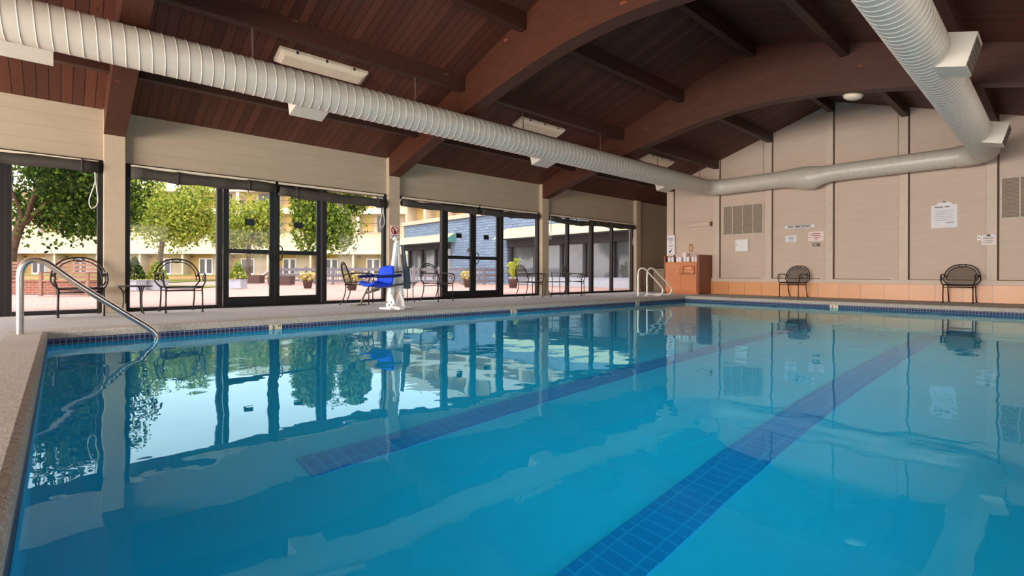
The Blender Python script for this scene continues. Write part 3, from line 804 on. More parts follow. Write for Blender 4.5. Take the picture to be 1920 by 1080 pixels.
t = thing('notice_board', (-1.875, YS, 1.995), 0, 'white rules board with arched top on the end wall above the right chair', 'sign')
m = MB(); P = [(-.235,-.27),(.235,-.27),(.235,.255)]+[(.14*math.cos(a), .275+.07*math.sin(a)) for a in [k*PI/8 for k in range(9)]]+[(-.235,.255)]
m.prism(P, 'y', -.015, 0); m.build('board', M['paper'], t, .003)
bars(t, M['grey'], [(-.17,-.02,.215,.028),(.01,.10,.22,.028)], .015, 'heading')
m = MB(); m.prism([(-.06,.325),(.06,.325),(.0,.35)], 'y', -.02, -.014); m.build('crest', M['ink'], t)
bars(t, M['grey'], [(.03,.18,-.155,.014)]+[(-.16,.18,.13-.045*k,.006) for k in range(6)], .015)
t = thing('phone_jack', (-1.275, YS, 1.455), 0, 'tiny white wall plate with a dark socket left of the clipboard', 'wall plate')
m = MB(); m.box(-.03, .03, -.01, 0, -.055, .055); m.build('plate', M['white'], t, .003)
m = MB(); m.box(-.014, .014, -.013, -.009, -.012, .014); m.build('socket', M['ink'], t)
t = thing('clipboard', (-1.115, YE-.058, 1.405), 0, 'small clipboard of paper hanging left of the right-hand wall vent', 'clipboard')
m = MB(); m.box(-.115, .115, -.008, 0, -.11, .11); m.build('board', M['paper'], t, .002)
m = MB(); m.box(-.10, .10, -.011, -.007, -.095, .05); m.build('paper_sheet', M['pinkpaper'], t)
m = MB(); m.prism([(-.045,.075),(.045,.075),(.02,.105),(.0,.125),(-.02,.105)], 'y', -.02, -.007); m.build('clip', M['ink'], t)
bars(t, M['grey'], [(-.09,.09,.035,.02),(-.07,.05,-.01,.012),(-.09,.06,-.06,.012),(-.03,.08,-.03,.008)], .011)
def vent(x0, x1, z0, z1, label):
    t = thing('wall_vent', ((x0+x1)/2, YS, (z0+z1)/2), 0, label, 'vent', 'louvred vents on the end wall'); w, h = (x1-x0)/2, (z1-z0)/2; f = .035
    m = MB(); m.box(-w, w, -.03, 0, h-f, h); m.box(-w, w, -.03, 0, -h, -h+f); m.box(-w, -w+f, -.03, 0, -h+f, h-f); m.box(w-f, w, -.03, 0, -h+f, h-f)
    for k in (1, 2, 3): m.box(-w+2*w*k/4-.012, -w+2*w*k/4+.012, -.028, 0, -h+f, h-f)
    m.build('frame', M['ventf'], t, .003)
    m = MB(); n = 30
    for k in range(n):
        z = -h+f+(2*h-2*f)*(k+.5)/n
        m.add([(-w+f,-.003,z+.014),(w-f,-.003,z+.014),(w-f,-.022,z-.009),(-w+f,-.022,z-.009)], [(0,1,2,3)])
    m.build('louvres', M['ventm'], t, fixn=False)
    m = MB(); m.box(-w+f, w-f, -.002, 0, -h+f, h-f); m.build('backing', M['ventdark'], t)
vent(-7.13, -5.91, 1.82, 2.745, 'large louvred vent on the end wall near the orange cabinet')
vent(-.94, .30, 1.845, 2.77, 'large louvred vent at the right edge of the end wall')
t = thing('control_box', (-6.52, YS, 1.495), 0, 'small white wall box under the louvred vent near the cabinet', 'wall box')
m = MB(); m.box(-.19, .19, -.09, 0, -.18, .18); m.build('box', M['white'], t, .008)
m = MB(); m.box(-.155, .18, -.1, -.088, -.165, .165); m.build('door', M['white'], t, .005)
m = MB(); m.box(-.15, -.13, -.108, -.098, -.02, .06); m.build('latch', M['ventf'], t)
t = thing('wall_light', (-7.84, YS, 2.215), 0, 'cream wall batten light above the orange cabinet', 'wall light')
m = MB(); m.box(-.36, .33, -.12, 0, -.07, .07); m.build('cover', M['trimE'], t, .01)
m = MB(); m.box(.33, .37, -.12, 0, -.07, .07); m.build('end_cap', M['cabside'], t, .004)
t = thing('thermometer', (-8.19, YS, 1.485), 0, 'small brass instrument on the end wall above the cabinet', 'thermometer')
m = MB(); m.box(-.06, .06, -.03, 0, -.115, .115); m.build('case', M['brass'], t, .006)
m = MB(); m.box(-.012, .012, -.034, -.029, -.085, .085); m.build('tube', M['offwhite'], t)
m = MB(); m.box(-.045, .045, -.04, -.029, .08, .1); m.build('cap', M['cabside'], t)
t, w, h = wallsign('information_sign', -9.03, -8.74, 1.27, 1.93, 'tall white information sign on the corner post above the towels', 'sign', M['paper'], YE-.06)
bars(t, M['grey'], [(-.10,.09,.21,.03),(-.08,.08,.155,.022),(-.04,.05,.09,.022),(-.09,.09,.0,.01),(-.09,.09,-.03,.01),(-.08,.09,-.06,.01),(-.1,.1,-.11,.006),(-.10,.06,-.30,.012)])
m = MB(); m.tube(smooth_path([(-.05,-.014,-.235),(-.02,-.014,-.215),(.02,-.014,-.175),(.055,-.014,-.145)], 3), [.03,.034,.03,.026,.02,.016,.014,.012,.01,.008], 8); m.build('hand_symbol', M['ink'], t)

# towel cabinet
t = thing('towel_cabinet', (-8.07, 14.9, 0), 0, 'orange laminate towel cabinet with two doors in the corner of the end wall', 'cabinet')
m = MB(); m.box(-.56, .52, -.40, .38, .06, .98); m.box(-.55, .51, -.37, .38, 0, .06); m.build('body', M['cab'], t, .004)
m = MB(); m.box(-.56, .52, -.42, .38, .98, 1.005); m.build('countertop', M['cab'], t, .003)
m = MB(); m.box(.52, .60, -.42, .38, 0, 1.225); m.build('side_panel', M['cabside'], t, .004)
m = MB(); m.box(-.60, -.56, -.42, .38, 0, 1.20); m.build('side_panel', M['cabside'], t, .004)
m = MB(); m.box(-.56, .52, .355, .38, 1.005, 1.2); m.build('back_panel', M['cab'], t, .003)
for a, b, hx in ((-.55, -.025, -.06), (-.015, .51, .02)):
    m = MB(); m.box(a, b, -.425, -.40, .09, .95); o = m.build('door', M['cab'], t, .004)
    m = MB(); m.tube([(hx,-.425,.77),(hx,-.45,.76),(hx,-.45,.62),(hx,-.425,.61)], .008, 8); m.build('door_handle', M['steel'], o)
m = MB(); m.box(.06, .46, -.437, -.425, .62, .88); o = m.build('sign', M['cabsign'], t, .006)
m = MB()
for a in ((.06,.46,.62,.635),(.06,.46,.865,.88),(.06,.075,.635,.865),(.445,.46,.635,.865)): m.box(a[0], a[1], -.444, -.436, a[2], a[3])
m.build('sign_border', M['cabside'], o)
lettering('USED', .1, M['cabtext'], o, (.26, -.44, .80), (PI/2, 0, 0)); lettering('TOWELS', .085, M['cabtext'], o, (.26, -.44, .70), (PI/2, 0, 0))
def towel(x, label):
    m = MB(); r = .046
    m.lathe([(r*.8,0),(r,.012),(r*1.02,.075),(r*.97,.08),(r*1.02,.086),(r,.15),(r*.8,.162)], 16)
    m.tube([(r*.72*(1-k/30)*math.cos(k*.5), r*.72*(1-k/30)*math.sin(k*.5), .163) for k in range(28)], .004, 5)
    o = m.build('rolled_towel', M['towel'], loc=(x, 14.60, 1.006)); return tag(o, label, 'towel', 'rolled towels on the cabinet')
for x, lb in zip((-8.55,-8.43,-8.26,-8.16,-8.01,-7.90,-7.74,-7.63),
    ('leftmost white rolled towel on the cabinet, beside its left panel','white rolled towel second from the left on the cabinet','white rolled towel third from the left on the cabinet','white rolled towel fourth from the left on the cabinet',
     'white rolled towel below the small card on the cabinet','white rolled towel just right of the small card on the cabinet','white rolled towel second from the right on the cabinet','rightmost white rolled towel on the cabinet')): towel(x, lb)
m = MB(); m.hexa([(-.07,-.02,0),(.07,-.02,0),(.07,.02,0),(-.07,.02,0),(-.07,-.004,.31),(.07,-.004,.31),(.07,.004,.31),(-.07,.004,.31)])
tag(m.build('tent_card', M['pinkpaper'], loc=(-8.22, 14.95, 1.006)), 'small pale card standing behind the rolled towels', 'card')
# alcove stair side
t = thing('stair_guard', (-9.62, 16.1, 0), 0, 'dark sloping stair side with black handrail in the dim alcove', 'railing')
m = MB(); m.prism([(-.45,0),(.55,0),(.55,.25),(.16,.74),(-.05,.82),(-.45,.82)], 'y', 0, .08); m.build('panel', M['wallL'], t)
m = MB(); m.tube(smooth_path([(-.45,.04,.82),(-.05,.04,.83),(.14,.04,.76),(.56,.04,.25)], 5), .03, 10); m.build('handrail', M['ink'], t)
# prohibition sign on the second post
t = thing('prohibition_sign', (-10.03, 5.535, 1.555), PI/2, 'white sign with red slashed circle over a bottle on the second post', 'sign')
m = MB(); m.box(-.105, .105, -.01, 0, -.15, .14); m.build('board', M['pinkpaper'], t, .003)
m = MB(); ring = [(.082*math.cos(a), -.013, .035+.082*math.sin(a)) for a in [i*2*PI/28 for i in range(28)]]; m.tube(ring, .011, 6, True)
m.bar((-.056,-.014,.09),(.056,-.014,-.02), .006, .018); m.build('red_circle', M['red'], t)
m = MB(); m.prism([(-.022,-.045),(.022,-.045),(.022,.02),(.009,.04),(.009,.065),(-.009,.065),(-.009,.04),(-.022,.02)], 'y', -.016, -.01); m.build('bottle_symbol', M['ink'], t)
bars(t, M['grey'], [(-.085,.085,-.085,.02),(-.07,.06,-.115,.02)], .01)

# ------------------------------------------------------------------ outside: ground
m = MB()
def gridground(u0, u1, ds, z_off, mi=0):
    us = [u0+(u1-u0)*k/12 for k in range(13)]
    vs = []
    for d in ds:
        for s_ in us: p = FV*d+RV*s_; vs.append((p.x, p.y, gz(d)+z_off))
    n = 13
    m.add(vs, [(i*n+j, i*n+j+1, (i+1)*n+j+1, (i+1)*n+j) for i in range(len(ds)-1) for j in range(12)], mi, True)
m.add([(-10.34,-60,-.02),(-10.34,60,-.02),(-40,60,-.02),(-40,-60,-.02)], [(0,3,2,1)])
tag(m.build('patio', M['brickpave'], fixn=False), kind='structure')
m = MB(); gridground(-90, 60, [21.9, 24, 30, 40, 52, 75, 120], -.03)
tag(m.build('lawn_ground', M['brickpave'], fixn=False), kind='structure')
m = MB(); gridground(-60, -13, [20.5, 22, 24], .0); m.v = [(x, y, z+.0) for x, y, z in m.v]; gridground(-60, -20, [24, 30, 38], .0); gridground(-60, -12, [52, 58, 63.5], .03)
tag(m.build('lawn', M['lawn'], fixn=False), kind='structure')
m = MB(); gridground(-60, -20, [38, 45, 52], .0); tag(m.build('mulch_bed', M['mulch'], fixn=False), kind='structure')

# ------------------------------------------------------------------ outside: buildings
RZ = math.atan2(RV.y, RV.x)
# main hotel wing: local x along RV, local y away from the camera; origin 64 m out
D0 = 64.
ho = thing('hotel_building', tuple(FV*D0+Vector((0,0,gz(D0)))), RZ, 'long cream hotel wing with yellow ground floor rooms and pale shingle roof', 'building')
zg = 0.
m = MB(); m.box(-85, -13.2, 0, 10, -1, 3.0); m.build('ground_floor_wall', M['hyellow'], ho)
m = MB(); m.prism([(-1.6,2.78),(-1.6,2.95),(3.6,5.75),(3.6,5.5)], 'x', -85, -13.2); m.build('shingle_roof', M['shingle'], ho)
m = MB(); m.box(-85, -13.2, -1.62, -1.5, 2.62, 2.98); m.build('eave_fascia', M['hfascia'], ho)
k = 0; x = -62.6
while x < -14:
    m = MB(); m.box(x-1.9, x, -1.5, 0, -1, 2.7) if False else m.box(x-.25, x, -1.45, 0, -1, 2.8); m.build('pier', M['hcream'], ho)
    m = MB(); m.box(x+.9-3.9+.4, x-.25, -.05, 0, -1, 2.8); m.build('bright_wall', M['hcream'], ho)
    dx = x-4.2
    m = MB(); m.box(dx, dx+1.75, -.14, -.05, 0, 2.12); fr = m.build('french_door', M['white'], ho)
    m = MB()
    for q in (0, .87): m.box(dx+.14+q, dx+.74+q, -.16, -.13, .22, 1.98)
    m.build('pane', M['hglass'], fr)
    m = MB(); m.box(dx-1.0, dx-.75, -.2, -.05, 2.2, 2.35); m.build('lamp', M['hbrown'], ho)
    x += 5.35; k += 1
m = MB(); m.box(-85, -13.2, 3.6, 14, 3, 11.7); m.build('upper_wall', M['hcream'], ho)
for zb_ in (8.15, 11.1):
    m = MB(); m.box(-85, -13.2, 2.5, 3.6, zb_, zb_+.75 if zb_ < 9 else zb_+.9); m.build('balcony_band', M['hfascia'], ho)
for zf in (5.9, 8.9):
    x = -61
    while x < -14.5:
        m = MB(); m.box(x, x+1.6, 3.45, 3.6, zf, zf+2.0); o = m.build('window', M['hbrown'], ho)
        m = MB(); m.box(x+.1, x+.74, 3.42, 3.46, zf+.1, zf+1.9); m.box(x+.86, x+1.5, 3.42, 3.46, zf+.1, zf+1.9); m.build('pane', M['hglass'], o)
        m = MB(); m.box(x-1.9, x-.6, 3.5, 3.6, zf, zf+2.0); m.build('yellow_recess', M['hyellow'], ho)
        m = MB(); m.box(x-2.6, x-2.2, 2.6, 3.6, zf-.3, zf+2.3); m.build('pier', M['hfascia'], ho)
        m = MB(); m.box(x-2.1, x+2.1, 2.6, 2.65, zf+.95, zf+1.03); m.build('balcony_rail', M['hbrown'], ho)
        x += 5.35
# second hotel wing behind the restaurant (faces -y)
h2 = thing('hotel_wing', (-40, 31.8, .1), 0, 'yellow balconied hotel wing with pale bands rising behind the blue restaurant', 'building')
m = MB(); m.box(-14.2, 24, .9, 12, -1, 12.2); m.build('wall', M['hyellow'], h2)
for zz in (3.2, 6.2, 9.2, 11.9):
    m = MB(); m.box(-14.2, 24, -.5, .9, zz-.45, zz+.55); m.build('balcony_band', M['hfascia'], h2)
for q in range(10):
    x = -14.2+q*4.1
    m = MB(); m.box(x, x+.45, -.4, .9, -1, 12); m.build('pier', M['hcream'], h2)
    for zz in (3.8, 6.8, 9.8):
        m = MB(); m.box(x+2.2, x+3.6, .82, .9, zz+.1, zz+1.7); o = m.build('window', M['hcream'], h2)
        m = MB(); m.box(x+2.3, x+3.5, .79, .83, zz+.18, zz+1.62); m.build('pane', M['hglass'], o)
# restaurant wing
YR = 18.6
rs = thing('restaurant', (-21.3, YR, 0), 0, 'blue-grey shingled restaurant wing with cream awnings over dark windows', 'building')
m = MB(); m.box(-11, 11.5, 0, 12, 2.4, 4.05)
m.box(-11, 11.5, .8, 12, -.1, 2.4)
m.box(-5.1, .35, 0, .8, -.1, 2.4); m.build('shingle_wall', M['shakes'], rs)
m = MB(); m.box(-11.2, 11.5, -.12, 12, 4.05, 4.30); m.build('roof_fascia', M['hcream'], rs)
def awning(x0, x1, zt, zb2, out, endx=None):
    m = MB()
    m.add([(x0,-.02,zt),(x1,-.02,zt),(x1,-out,zb2),(x0,-out,zb2),(x0,-out,zb2-.03),(x1,-out,zb2-.03),(x1,-.02,zt-.03),(x0,-.02,zt-.03)], [(0,1,2,3),(3,2,5,4),(4,5,6,7)], 0)
    o = m.build('awning', M['awning'], rs, fixn=False)
    m = MB(); m.prism([(-.02,zt-.02),(-out,zb2-.02),(-.02,zb2-.02)], 'x', x0-.01, x0+.01); m.prism([(-.02,zt-.02),(-out,zb2-.02),(-.02,zb2-.02)], 'x', x1-.01, x1+.01); m.build('awning_end', M['awnteal'], o)
awning(-11.1, -4.6, 3.2, 2.62, 1.0); awning(.3, 11.4, 3.15, 2.50, 1.05)
m = MB(); m.box(-11, -5.1, -.05, .1, 2.25, 2.6); m.box(.35, 11.4, -.05, .1, 2.1, 2.5); m.build('window_head', M['dkfascia'], rs)
m = MB(); m.box(-11, -5.1, .3, .34, .5, 2.3); m.box(.35, 11.4, .3, .34, .45, 2.2); m.build('window_glass', M['rglass'], rs)
m = MB(); m.box(-11, -5.1, .1, .4, -.1, .5); m.box(.35, 11.4, .1, .4, -.1, .45); m.build('low_wall', M['planter'], rs)
for x in (-10.6, -8.9, -7.2, -5.3, .4, 2.3, 4.2, 5.7, 7.4, 9.2, 10.9):
    m = MB(); m.box(x, x+.16, .12, .3, .45, 2.3); m.build('mullion', M['dkfascia'], rs)
m = MB(); m.lathe([(.12,-.1),(.10,.0),(.05,.1)], 12, (-3.0,-.18,2.05)); m.bar((-3.0,0,2.15),(-3.0,-.18,2.15), .04); m.build('wall_lamp', M['dkfascia'], rs)

# ------------------------------------------------------------------ outside: trees and planting
def foliage(n, fn, size, mats, name, parent, asp=1.):
    m = MB()
    for _ in range(n):
        p, w = fn(); s_ = size*(.6+.8*random.random())
        a = Vector((random.gauss(0,1), random.gauss(0,1), random.gauss(0,.6))).normalized(); b = a.orthogonal().normalized()
        b.rotate(Matrix.Rotation(random.random()*6.28, 3, a)); c = a.cross(b)
        p = Vector(p); q = [p-b*s_*.5, p-c*s_*.32*asp, p+b*s_*.55, p+c*s_*.32*asp]
        m.add(q, [(0,1,2,3)], w)
    return m.build(name, mats, parent, fixn=False)
def tree(u, d, zc, rx, rz, label, n, mats, trunk_u=None, lean=0, size=.3, th=None):
    p = at(u, d); t = thing('tree', tuple(p), 0, label, 'tree', 'broadleaf trees in the courtyard')
    zc -= p.z
    blobs = [(Vector((0,0,zc)), 1.0)]
    for k in range(9):
        a = random.random()*6.28; e = random.uniform(-.6, .75)
        blobs.append((Vector((math.cos(a)*rx*.55, math.sin(a)*rx*.55, zc+e*rz*.7)), random.uniform(.4, .6)))
    def fn():
        c, s_ = random.choice(blobs)
        while True:
            q = Vector((random.uniform(-1,1), random.uniform(-1,1), random.uniform(-1,1)))
            if .35 < q.length < 1: break
        pos = c+Vector((q.x*rx*s_, q.y*rx*s_, q.z*rz*s_))
        return pos, random.choice((0,0,1,1,2))
    foliage(n, fn, size, mats, 'crown', t)
    du = (trunk_u-u)/F_*d if trunk_u else 0; b0 = RV*du
    m = MB(); zt = zc-rz*.45; r = .17 if th is None else th
    m.tube(smooth_path([(b0.x,b0.y,-.1),(b0.x*1.0,b0.y*1.0,zt*.5),(b0.x*.6+lean,b0.y*.6,zt)], 4), [r*1.25,r*1.1,r,r*.95,r*.95,r*.9,r*.85,r*.8,r*.75], 10)
    for k in range(6):
        a = k*1.05; e = Vector((math.cos(a)*rx*.5, math.sin(a)*rx*.5, zc+rz*.1))
        m.tube(smooth_path([(b0.x*.65,b0.y*.65,zt*.85),(b0.x*.4+e.x*.35,b0.y*.4+e.y*.35,zt+(e.z-zt)*.3),tuple(e)], 3), [r*.5,r*.45,r*.4,r*.34,r*.3,r*.2,r*.12], 7)
    m.build('trunk', M['bark'], t); return t
tree(88, 19, 4.2, 3.1, 2.85, 'large dark green tree outside the leftmost glazing, filling the pane', 21000, DG, 22, size=.15)
tree(318, 33, 4.35, 2.75, 2.65, 'light green tree beyond the first post with forked pale trunk', 13000, LG, 300, size=.19)
tree(468, 40, 4.4, 2.7, 2.7, 'light green tree seen through the left door leaf of the first double door', 10000, LG, 466, size=.21)
tree(626, 29, 4.2, 2.15, 2.7, 'fuller mid green tree left of the white lift', 13000, [LG[1], DG[0], DG[1]], 596, size=.18)
def cone_shrub(u, d, h, label, mats):
    p = at(u, d); p.z += .37; t = thing('conifer_shrub', tuple(p), 0, label, 'shrub', 'small conifers in white planters')
    def fn():
        z = random.random()**1.3; a = random.random()*6.28; r = .34*(1-z)**.8*math.sqrt(random.uniform(.3,1))+.02
        return (r*math.cos(a), r*math.sin(a), .05+z*h), random.choice((0,1,2))
    foliage(900, fn, .085, mats, 'foliage', t)
    m = MB(); m.tube([(0,0,0),(0,0,h*.8)], [.03,.008], 6); m.build('stem', M['bark'], t)
    p2 = at(u, d)
    m = MB(); w = .25; m.box(-w, w, -w, w, 0, .36); m.box(-w-.02, w+.02, -w-.02, w+.02, .32, .36)
    o = m.build('planter_box', M['planter'], loc=tuple(p2)); o.rotation_euler.z = RZ
    tag(o, 'white square planter box '+{'a':'holding the darker conifer beside the first post','b':'holding the conifer under the pale forked tree','c':'holding the conifer seen through the left door leaf'}[label[-1]], 'planter', 'white planter boxes on the patio')
    t['label'] = label[:-1].strip(); return t
cone_shrub(252, 17.6, .75, 'darker green conifer just right of the first post a', DG)
cone_shrub(294, 18.2, .62, 'yellow-green conifer under the pale forked tree b', LG)
cone_shrub(446, 20.5, .68, 'small conifer seen through the left door leaf c', LG)

def bench(u, d, rz, label, w=1.3):
    t = thing('wooden_bench', tuple(at(u, d)), rz, label, 'bench', 'wooden slat benches on the patio')
    m = MB()
    for k in range(5): m.box(-w/2, w/2, -.05+.02*k, -.02+.02*k, .46+.11*k, .54+.11*k)
    m.build('backrest', M['outwood'], t)
    m = MB()
    for k in range(4): m.box(-w/2, w/2, -.48+.11*k, -.39+.11*k, .40, .43)
    m.build('seat', M['outwood'], t)
    for sx in (-1, 1):
        m = MB(); m.box(sx*w/2-.04, sx*w/2+.04, -.48, -.42, 0, .62); m.box(sx*w/2-.04, sx*w/2+.04, -.05, .0, 0, .46); m.box(sx*w/2-.04, sx*w/2+.04, -.48, .0, .60, .64); m.build('leg', M['outwood'], t)
bench(148, 13.8, RZ, 'wooden slat bench on the patio behind the first iron armchair', 1.25)
bench(2, 16.5, RZ-.15, 'wooden slat bench at the left edge beyond the steel rail', 1.3)
m = MB(); m.box(-3.4, 2.7, 0, .35, 0, .36); m.box(-3.45, 2.75, -.03, .38, .36, .41)
o = m.build('low_brick_wall', M['brick'], loc=tuple(at(40, 14.6))); o.rotation_euler.z = RZ
tag(o, 'low red brick planter wall outside the leftmost glazing', 'wall')
m = MB(); m.box(-.6, .6, 0, .05, .38, .42); m.box(-.55, -.5, 0, .05, 0, .38); m.box(.5, .55, 0, .05, 0, .38)

# lounge chairs on the courtyard
def lounger(u, d, rz, label):
    t = thing('sun_lounger', tuple(at(u, d)), rz, label, 'sun lounger', 'white sun loungers on the courtyard')
    m = MB(); m.box(-1.0, .5, -.3, .3, .30, .35); m.build('seat', M['outwhite'], t)
    m = MB(); m.hexa([(.5,-.3,.30),(1.05,-.3,.68),(1.05,.3,.68),(.5,.3,.30),(.47,-.3,.35),(1.0,-.3,.73),(1.0,.3,.73),(.47,.3,.35)]); m.build('backrest', M['outwhite'], t)
    for sx in (-.9, .4):
        for sy in (-.25, .25):
            m = MB(); m.box(sx-.03, sx+.03, sy-.03, sy+.03, 0, .3); m.build('leg', M['greypost'], t)
lounger(476, 30, RZ, 'white sun lounger below the tree trunk in the left door leaf')
lounger(494, 31, RZ, 'white sun lounger nearest the meeting stiles of the first double door')
def rect_planter(u, d, label):
    m = MB(); m.box(-.55, .55, -.3, .3, 0, .45); o = m.build('stone_box', M['pot'], loc=tuple(at(u, d))); o.rotation_euler.z = RZ; tag(o, label, 'planter')
rect_planter(473, 28, 'dark square stone box in front of the loungers')
rect_planter(528, 25.5, 'dark square stone box seen at the left of the right door leaf')

# fence round the dining terrace
fpts = [Vector((-29.6, 9.2, 0)), Vector((-24.5, 11.6, 0)), Vector((-22.3, 13.4, 0)), Vector((-21.3, 15.8, 0)), Vector((-21.0, 18.4, 0))]
fe = thing('terrace_fence', (0,0,0), 0, 'grey timber post and rail fence round the dining terrace', 'fence')
for a, b in zip(fpts, fpts[1:]):
    m = MB()
    for z in (.82, .52, .22):
        m.bar(a+Vector((0,0,z)), b+Vector((0,0,z)), .04, .16 if z > .3 else .12)
    m.build('rail', M['greyrail'], fe)
    L = (b-a).length; k = max(2, round(L/1.9))
    for q in range(k):
        p = a.lerp(b, q/k); m = MB(); m.box(p.x-.06, p.x+.06, p.y-.06, p.y+.06, -.02, .97); m.build('post', M['greypost'], fe)
def pot(u, d, label, s_=1., mats=None):
    t = thing('flower_pot', tuple(at(u, d)), 0, label, 'flower pot', 'flower pots along the terrace fence')
    m = MB(); m.lathe([(.2*s_,0),(.27*s_,.38*s_),(.30*s_,.40*s_),(.30*s_,.46*s_)], 18); m.build('pot', M['pot'], t)
    def fn():
        a = random.random()*6.28; r = .42*s_*math.sqrt(random.random()); z = (.46+random.random()*.42)*s_
        return (r*math.cos(a), r*math.sin(a), z), random.choice((0,1,2))
    foliage(300, fn, .11, mats or [M['flower'], LG[0], M['flower']], 'flowers', t)
pot(577, 20.5, 'brown flower pot on the paving seen through the right door leaf', .72)
pot(660, 18.5, 'brown flower pot on the paving left of the blue seat', .72)
pot(878, 22.5, 'peach flower pot seen at the handles of the second double door', .8)
t = thing('palm_plant', tuple(at(962, 22)), 0, 'bright yellow-green leafy plant by the fence left of the third post', 'plant')
m = MB()
for k in range(14):
    a = k*2.4; r = .35+.25*random.random(); h_ = .8+.5*random.random()
    c, s_ = math.cos(a), math.sin(a)
    m.add([(0,0,.35),(c*r*.5-s_*.09,s_*r*.5+c*.09,h_),(c*r,s_*r,h_*.92),(c*r*.5+s_*.09,s_*r*.5-c*.09,h_)], [(0,1,2,3)], k % 2)
m.build('leaves', LG[:2], t, fixn=False)
m = MB(); m.lathe([(.16,0),(.22,.35),(.24,.4)], 16); m.build('pot', M['pot'], t)
# dining terrace furniture
def tchair(name='terrace_chair'):
    t = thing(name, (0,0,0), 0, 'x', 'chair', 'white terrace dining chairs')
    m = MB(); m.box(-.22, .22, -.22, .22, .43, .47); m.build('seat', M['outwhite'], t)
    m = MB(); m.box(-.22, .22, .19, .23, .55, .88); m.build('backrest', M['outwhite'], t)
    for sx in (-1, 1):
        for sy in (-1, 1):
            m = MB(); m.box(sx*.2-.015, sx*.2+.015, sy*.2-.015, sy*.2+.015, 0, .55 if sy > 0 else .43); m.build('leg', M['greypost'], t)
    return t
def ttable(name='terrace_table'):
    t = thing(name, (0,0,0), 0, 'x', 'table', 'white terrace tables')
    m = MB(); m.lathe([(.5,.71),(.5,.74)], 20); m.build('tabletop', M['outwhite'], t)
    m = MB(); m.lathe([(.25,0),(.22,.03),(.035,.05),(.035,.71)], 12); m.build('pedestal', M['greypost'], t)
    return t
tc, tt = tchair(), ttable(); first = [True, True]
spots = [(585, 30, 'in the right door leaf view'), (655, 29.5, 'left of the blue lift seat'), (725, 30, 'behind the lift'),
         (797, 29, 'right of the lift'), (868, 29, 'behind the second double door')]
for u, d, lb in spots:
    q = tt if first[0] else copy_tree(tt); first[0] = False
    q.location = at(u, d, .0+gz(d)); q['label'] = 'white round terrace table '+lb
    for s_, nm in ((-1, 'left'), (1, 'right')):
        c = tc if first[1] else copy_tree(tc); first[1] = False
        c.location = at(u, d, gz(d))+RV*s_*.72; c.rotation_euler.z = RZ+s_*-PI/2+random.uniform(-.3,.3)
        c['label'] = 'white terrace chair to the %s of the table %s' % (nm, lb)

# ------------------------------------------------------------------ light
w = bpy.data.worlds.new('World'); S.world = w; w.use_nodes = True; nt = w.node_tree; nt.nodes.clear()
bg = nt.nodes.new('ShaderNodeBackground'); wo = nt.nodes.new('ShaderNodeOutputWorld')
sky = nt.nodes.new('ShaderNodeTexSky'); sky.sky_type = 'NISHITA'; sky.sun_disc = False
sky.sun_elevation = math.radians(58); sky.sun_rotation = math.radians(140); sky.air_density = 1.; sky.dust_density = 2.
mx = nt.nodes.new('ShaderNodeMix'); mx.data_type = 'RGBA'; mx.inputs[0].default_value = .75
sc_ = nt.nodes.new('ShaderNodeMix'); sc_.data_type = 'RGBA'; sc_.blend_type = 'MULTIPLY'; sc_.inputs[0].default_value = 1; sc_.inputs[7].default_value = (.14,.14,.14,1)
nt.links.new(sky.outputs[0], sc_.inputs[6]); nt.links.new(sc_.outputs[2], mx.inputs[6]); mx.inputs[7].default_value = (1.16,1.01,1.02,1)
nt.links.new(mx.outputs[2], bg.inputs[0]); bg.inputs[1].default_value = 3.5; nt.links.new(bg.outputs[0], wo.inputs[0])
def lamp(name, kind, energy, color, loc=None, rot=None, size=None):
    l = bpy.data.lights.new(name, kind); l.energy = energy; l.color = color
    o = bpy.data.objects.new(name, l); COL.objects.link(o)
    if loc: o.location = loc
    if rot: o.rotation_euler = rot
    if size: l.shape = 'RECTANGLE'; l.size, l.size_y = size
    return o
sun = lamp('sun', 'SUN', 2.2, (1, .95, .86)); sun.data.angle = .02
sun.rotation_euler = Vector((.45, -.62, 1.15)).to_track_quat('Z', 'Y').to_euler()
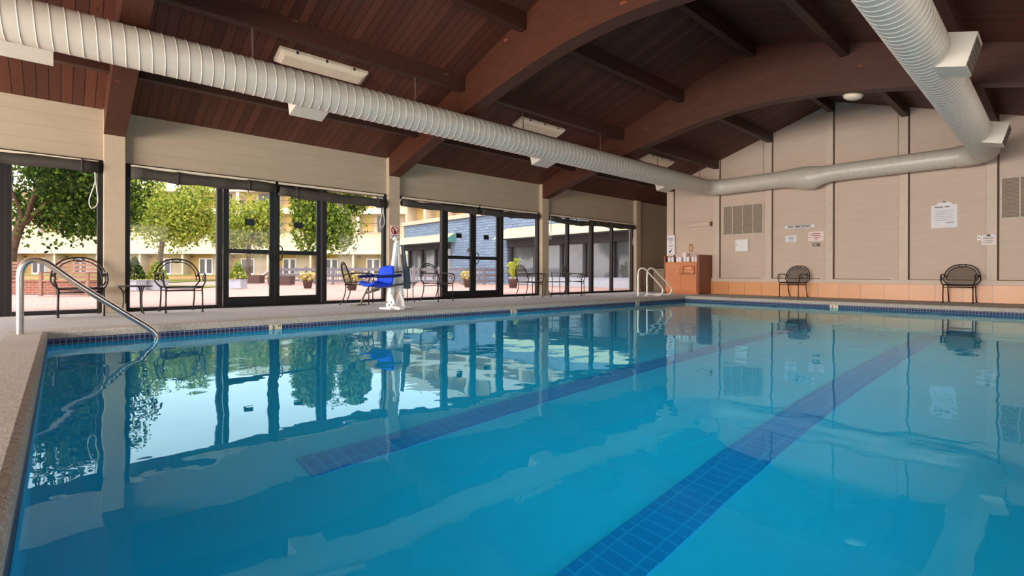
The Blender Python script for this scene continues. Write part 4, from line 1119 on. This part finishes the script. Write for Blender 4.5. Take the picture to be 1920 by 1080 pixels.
# added fill lamps in the unseen near and right walls, brightening the room
lamp('fill_right', 'AREA', 450, (1, .93, .84), (XR+.15, 5.5, 1.3), (0, PI/2, 0), (2.1, 18))
lamp('fill_near', 'AREA', 2900, (1, .95, .89), (-4.1, YN-.1, 1.3), (PI/2, 0, 0), (11, 2.1))
# added underwater fill at the near and right pool walls, no fixtures there
pl = lamp('pool_fill_right', 'AREA', 125, (.88, .97, 1), (PX1-.02, 4.6, -.7), (0, PI/2+math.radians(12), 0), (.25, 7)); pl.data.spread = math.radians(46)
lamp('pool_fill_near', 'AREA', 16, (.9, .96, 1), (.3, PY0+.02, -.62), (PI/2, 0, 0), (1.8, .3))
for nm, y0, y1 in (('portal_a', -4.08, .5), ('portal_b', .77, 5.4), ('portal_c', 5.67, 10.25), ('portal_d', 10.52, 14.95)):
    o = lamp(nm, 'AREA', 1, (1,1,1), (XW-.3, (y0+y1)/2, 1.2), (0, -PI/2, 0), (2.4, y1-y0)); o.data.cycles.is_portal = True

# ------------------------------------------------------------------ camera and view
cd = bpy.data.cameras.new('camera'); cam = bpy.data.objects.new('camera', cd); COL.objects.link(cam)
cd.sensor_width = 36; cd.lens = F_/1920*36; cd.shift_y = -27.5/1920; cd.clip_start = .01; cd.clip_end = 400
a = math.atan(4.4/1882)
r_ = RV*math.cos(a)-Vector((0,0,1))*math.sin(a)*-1; r_.normalize()
up = FV.cross(r_)*-1; up.normalize(); 
if up.z < 0: up = -up
mat = Matrix((( r_.x, up.x, -FV.x, 0),(r_.y, up.y, -FV.y, 0),(r_.z, up.z, -FV.z, H),(0,0,0,1)))
cam.matrix_world = mat; S.camera = cam
S.view_settings.view_transform = 'Standard'; S.view_settings.look = 'None'; S.view_settings.gamma = 1; S.view_settings.exposure = 0.0
S.view_settings.use_curve_mapping = False
S.cycles.use_denoising = True; S.cycles.max_bounces = 12; S.cycles.transmission_bounces = 10; S.cycles.diffuse_bounces = 5; S.cycles.glossy_bounces = 5; S.cycles.transparent_max_bounces = 16
S.cycles.caustics_refractive = True; S.cycles.caustics_reflective = True; S.cycles.sample_clamp_indirect = 6
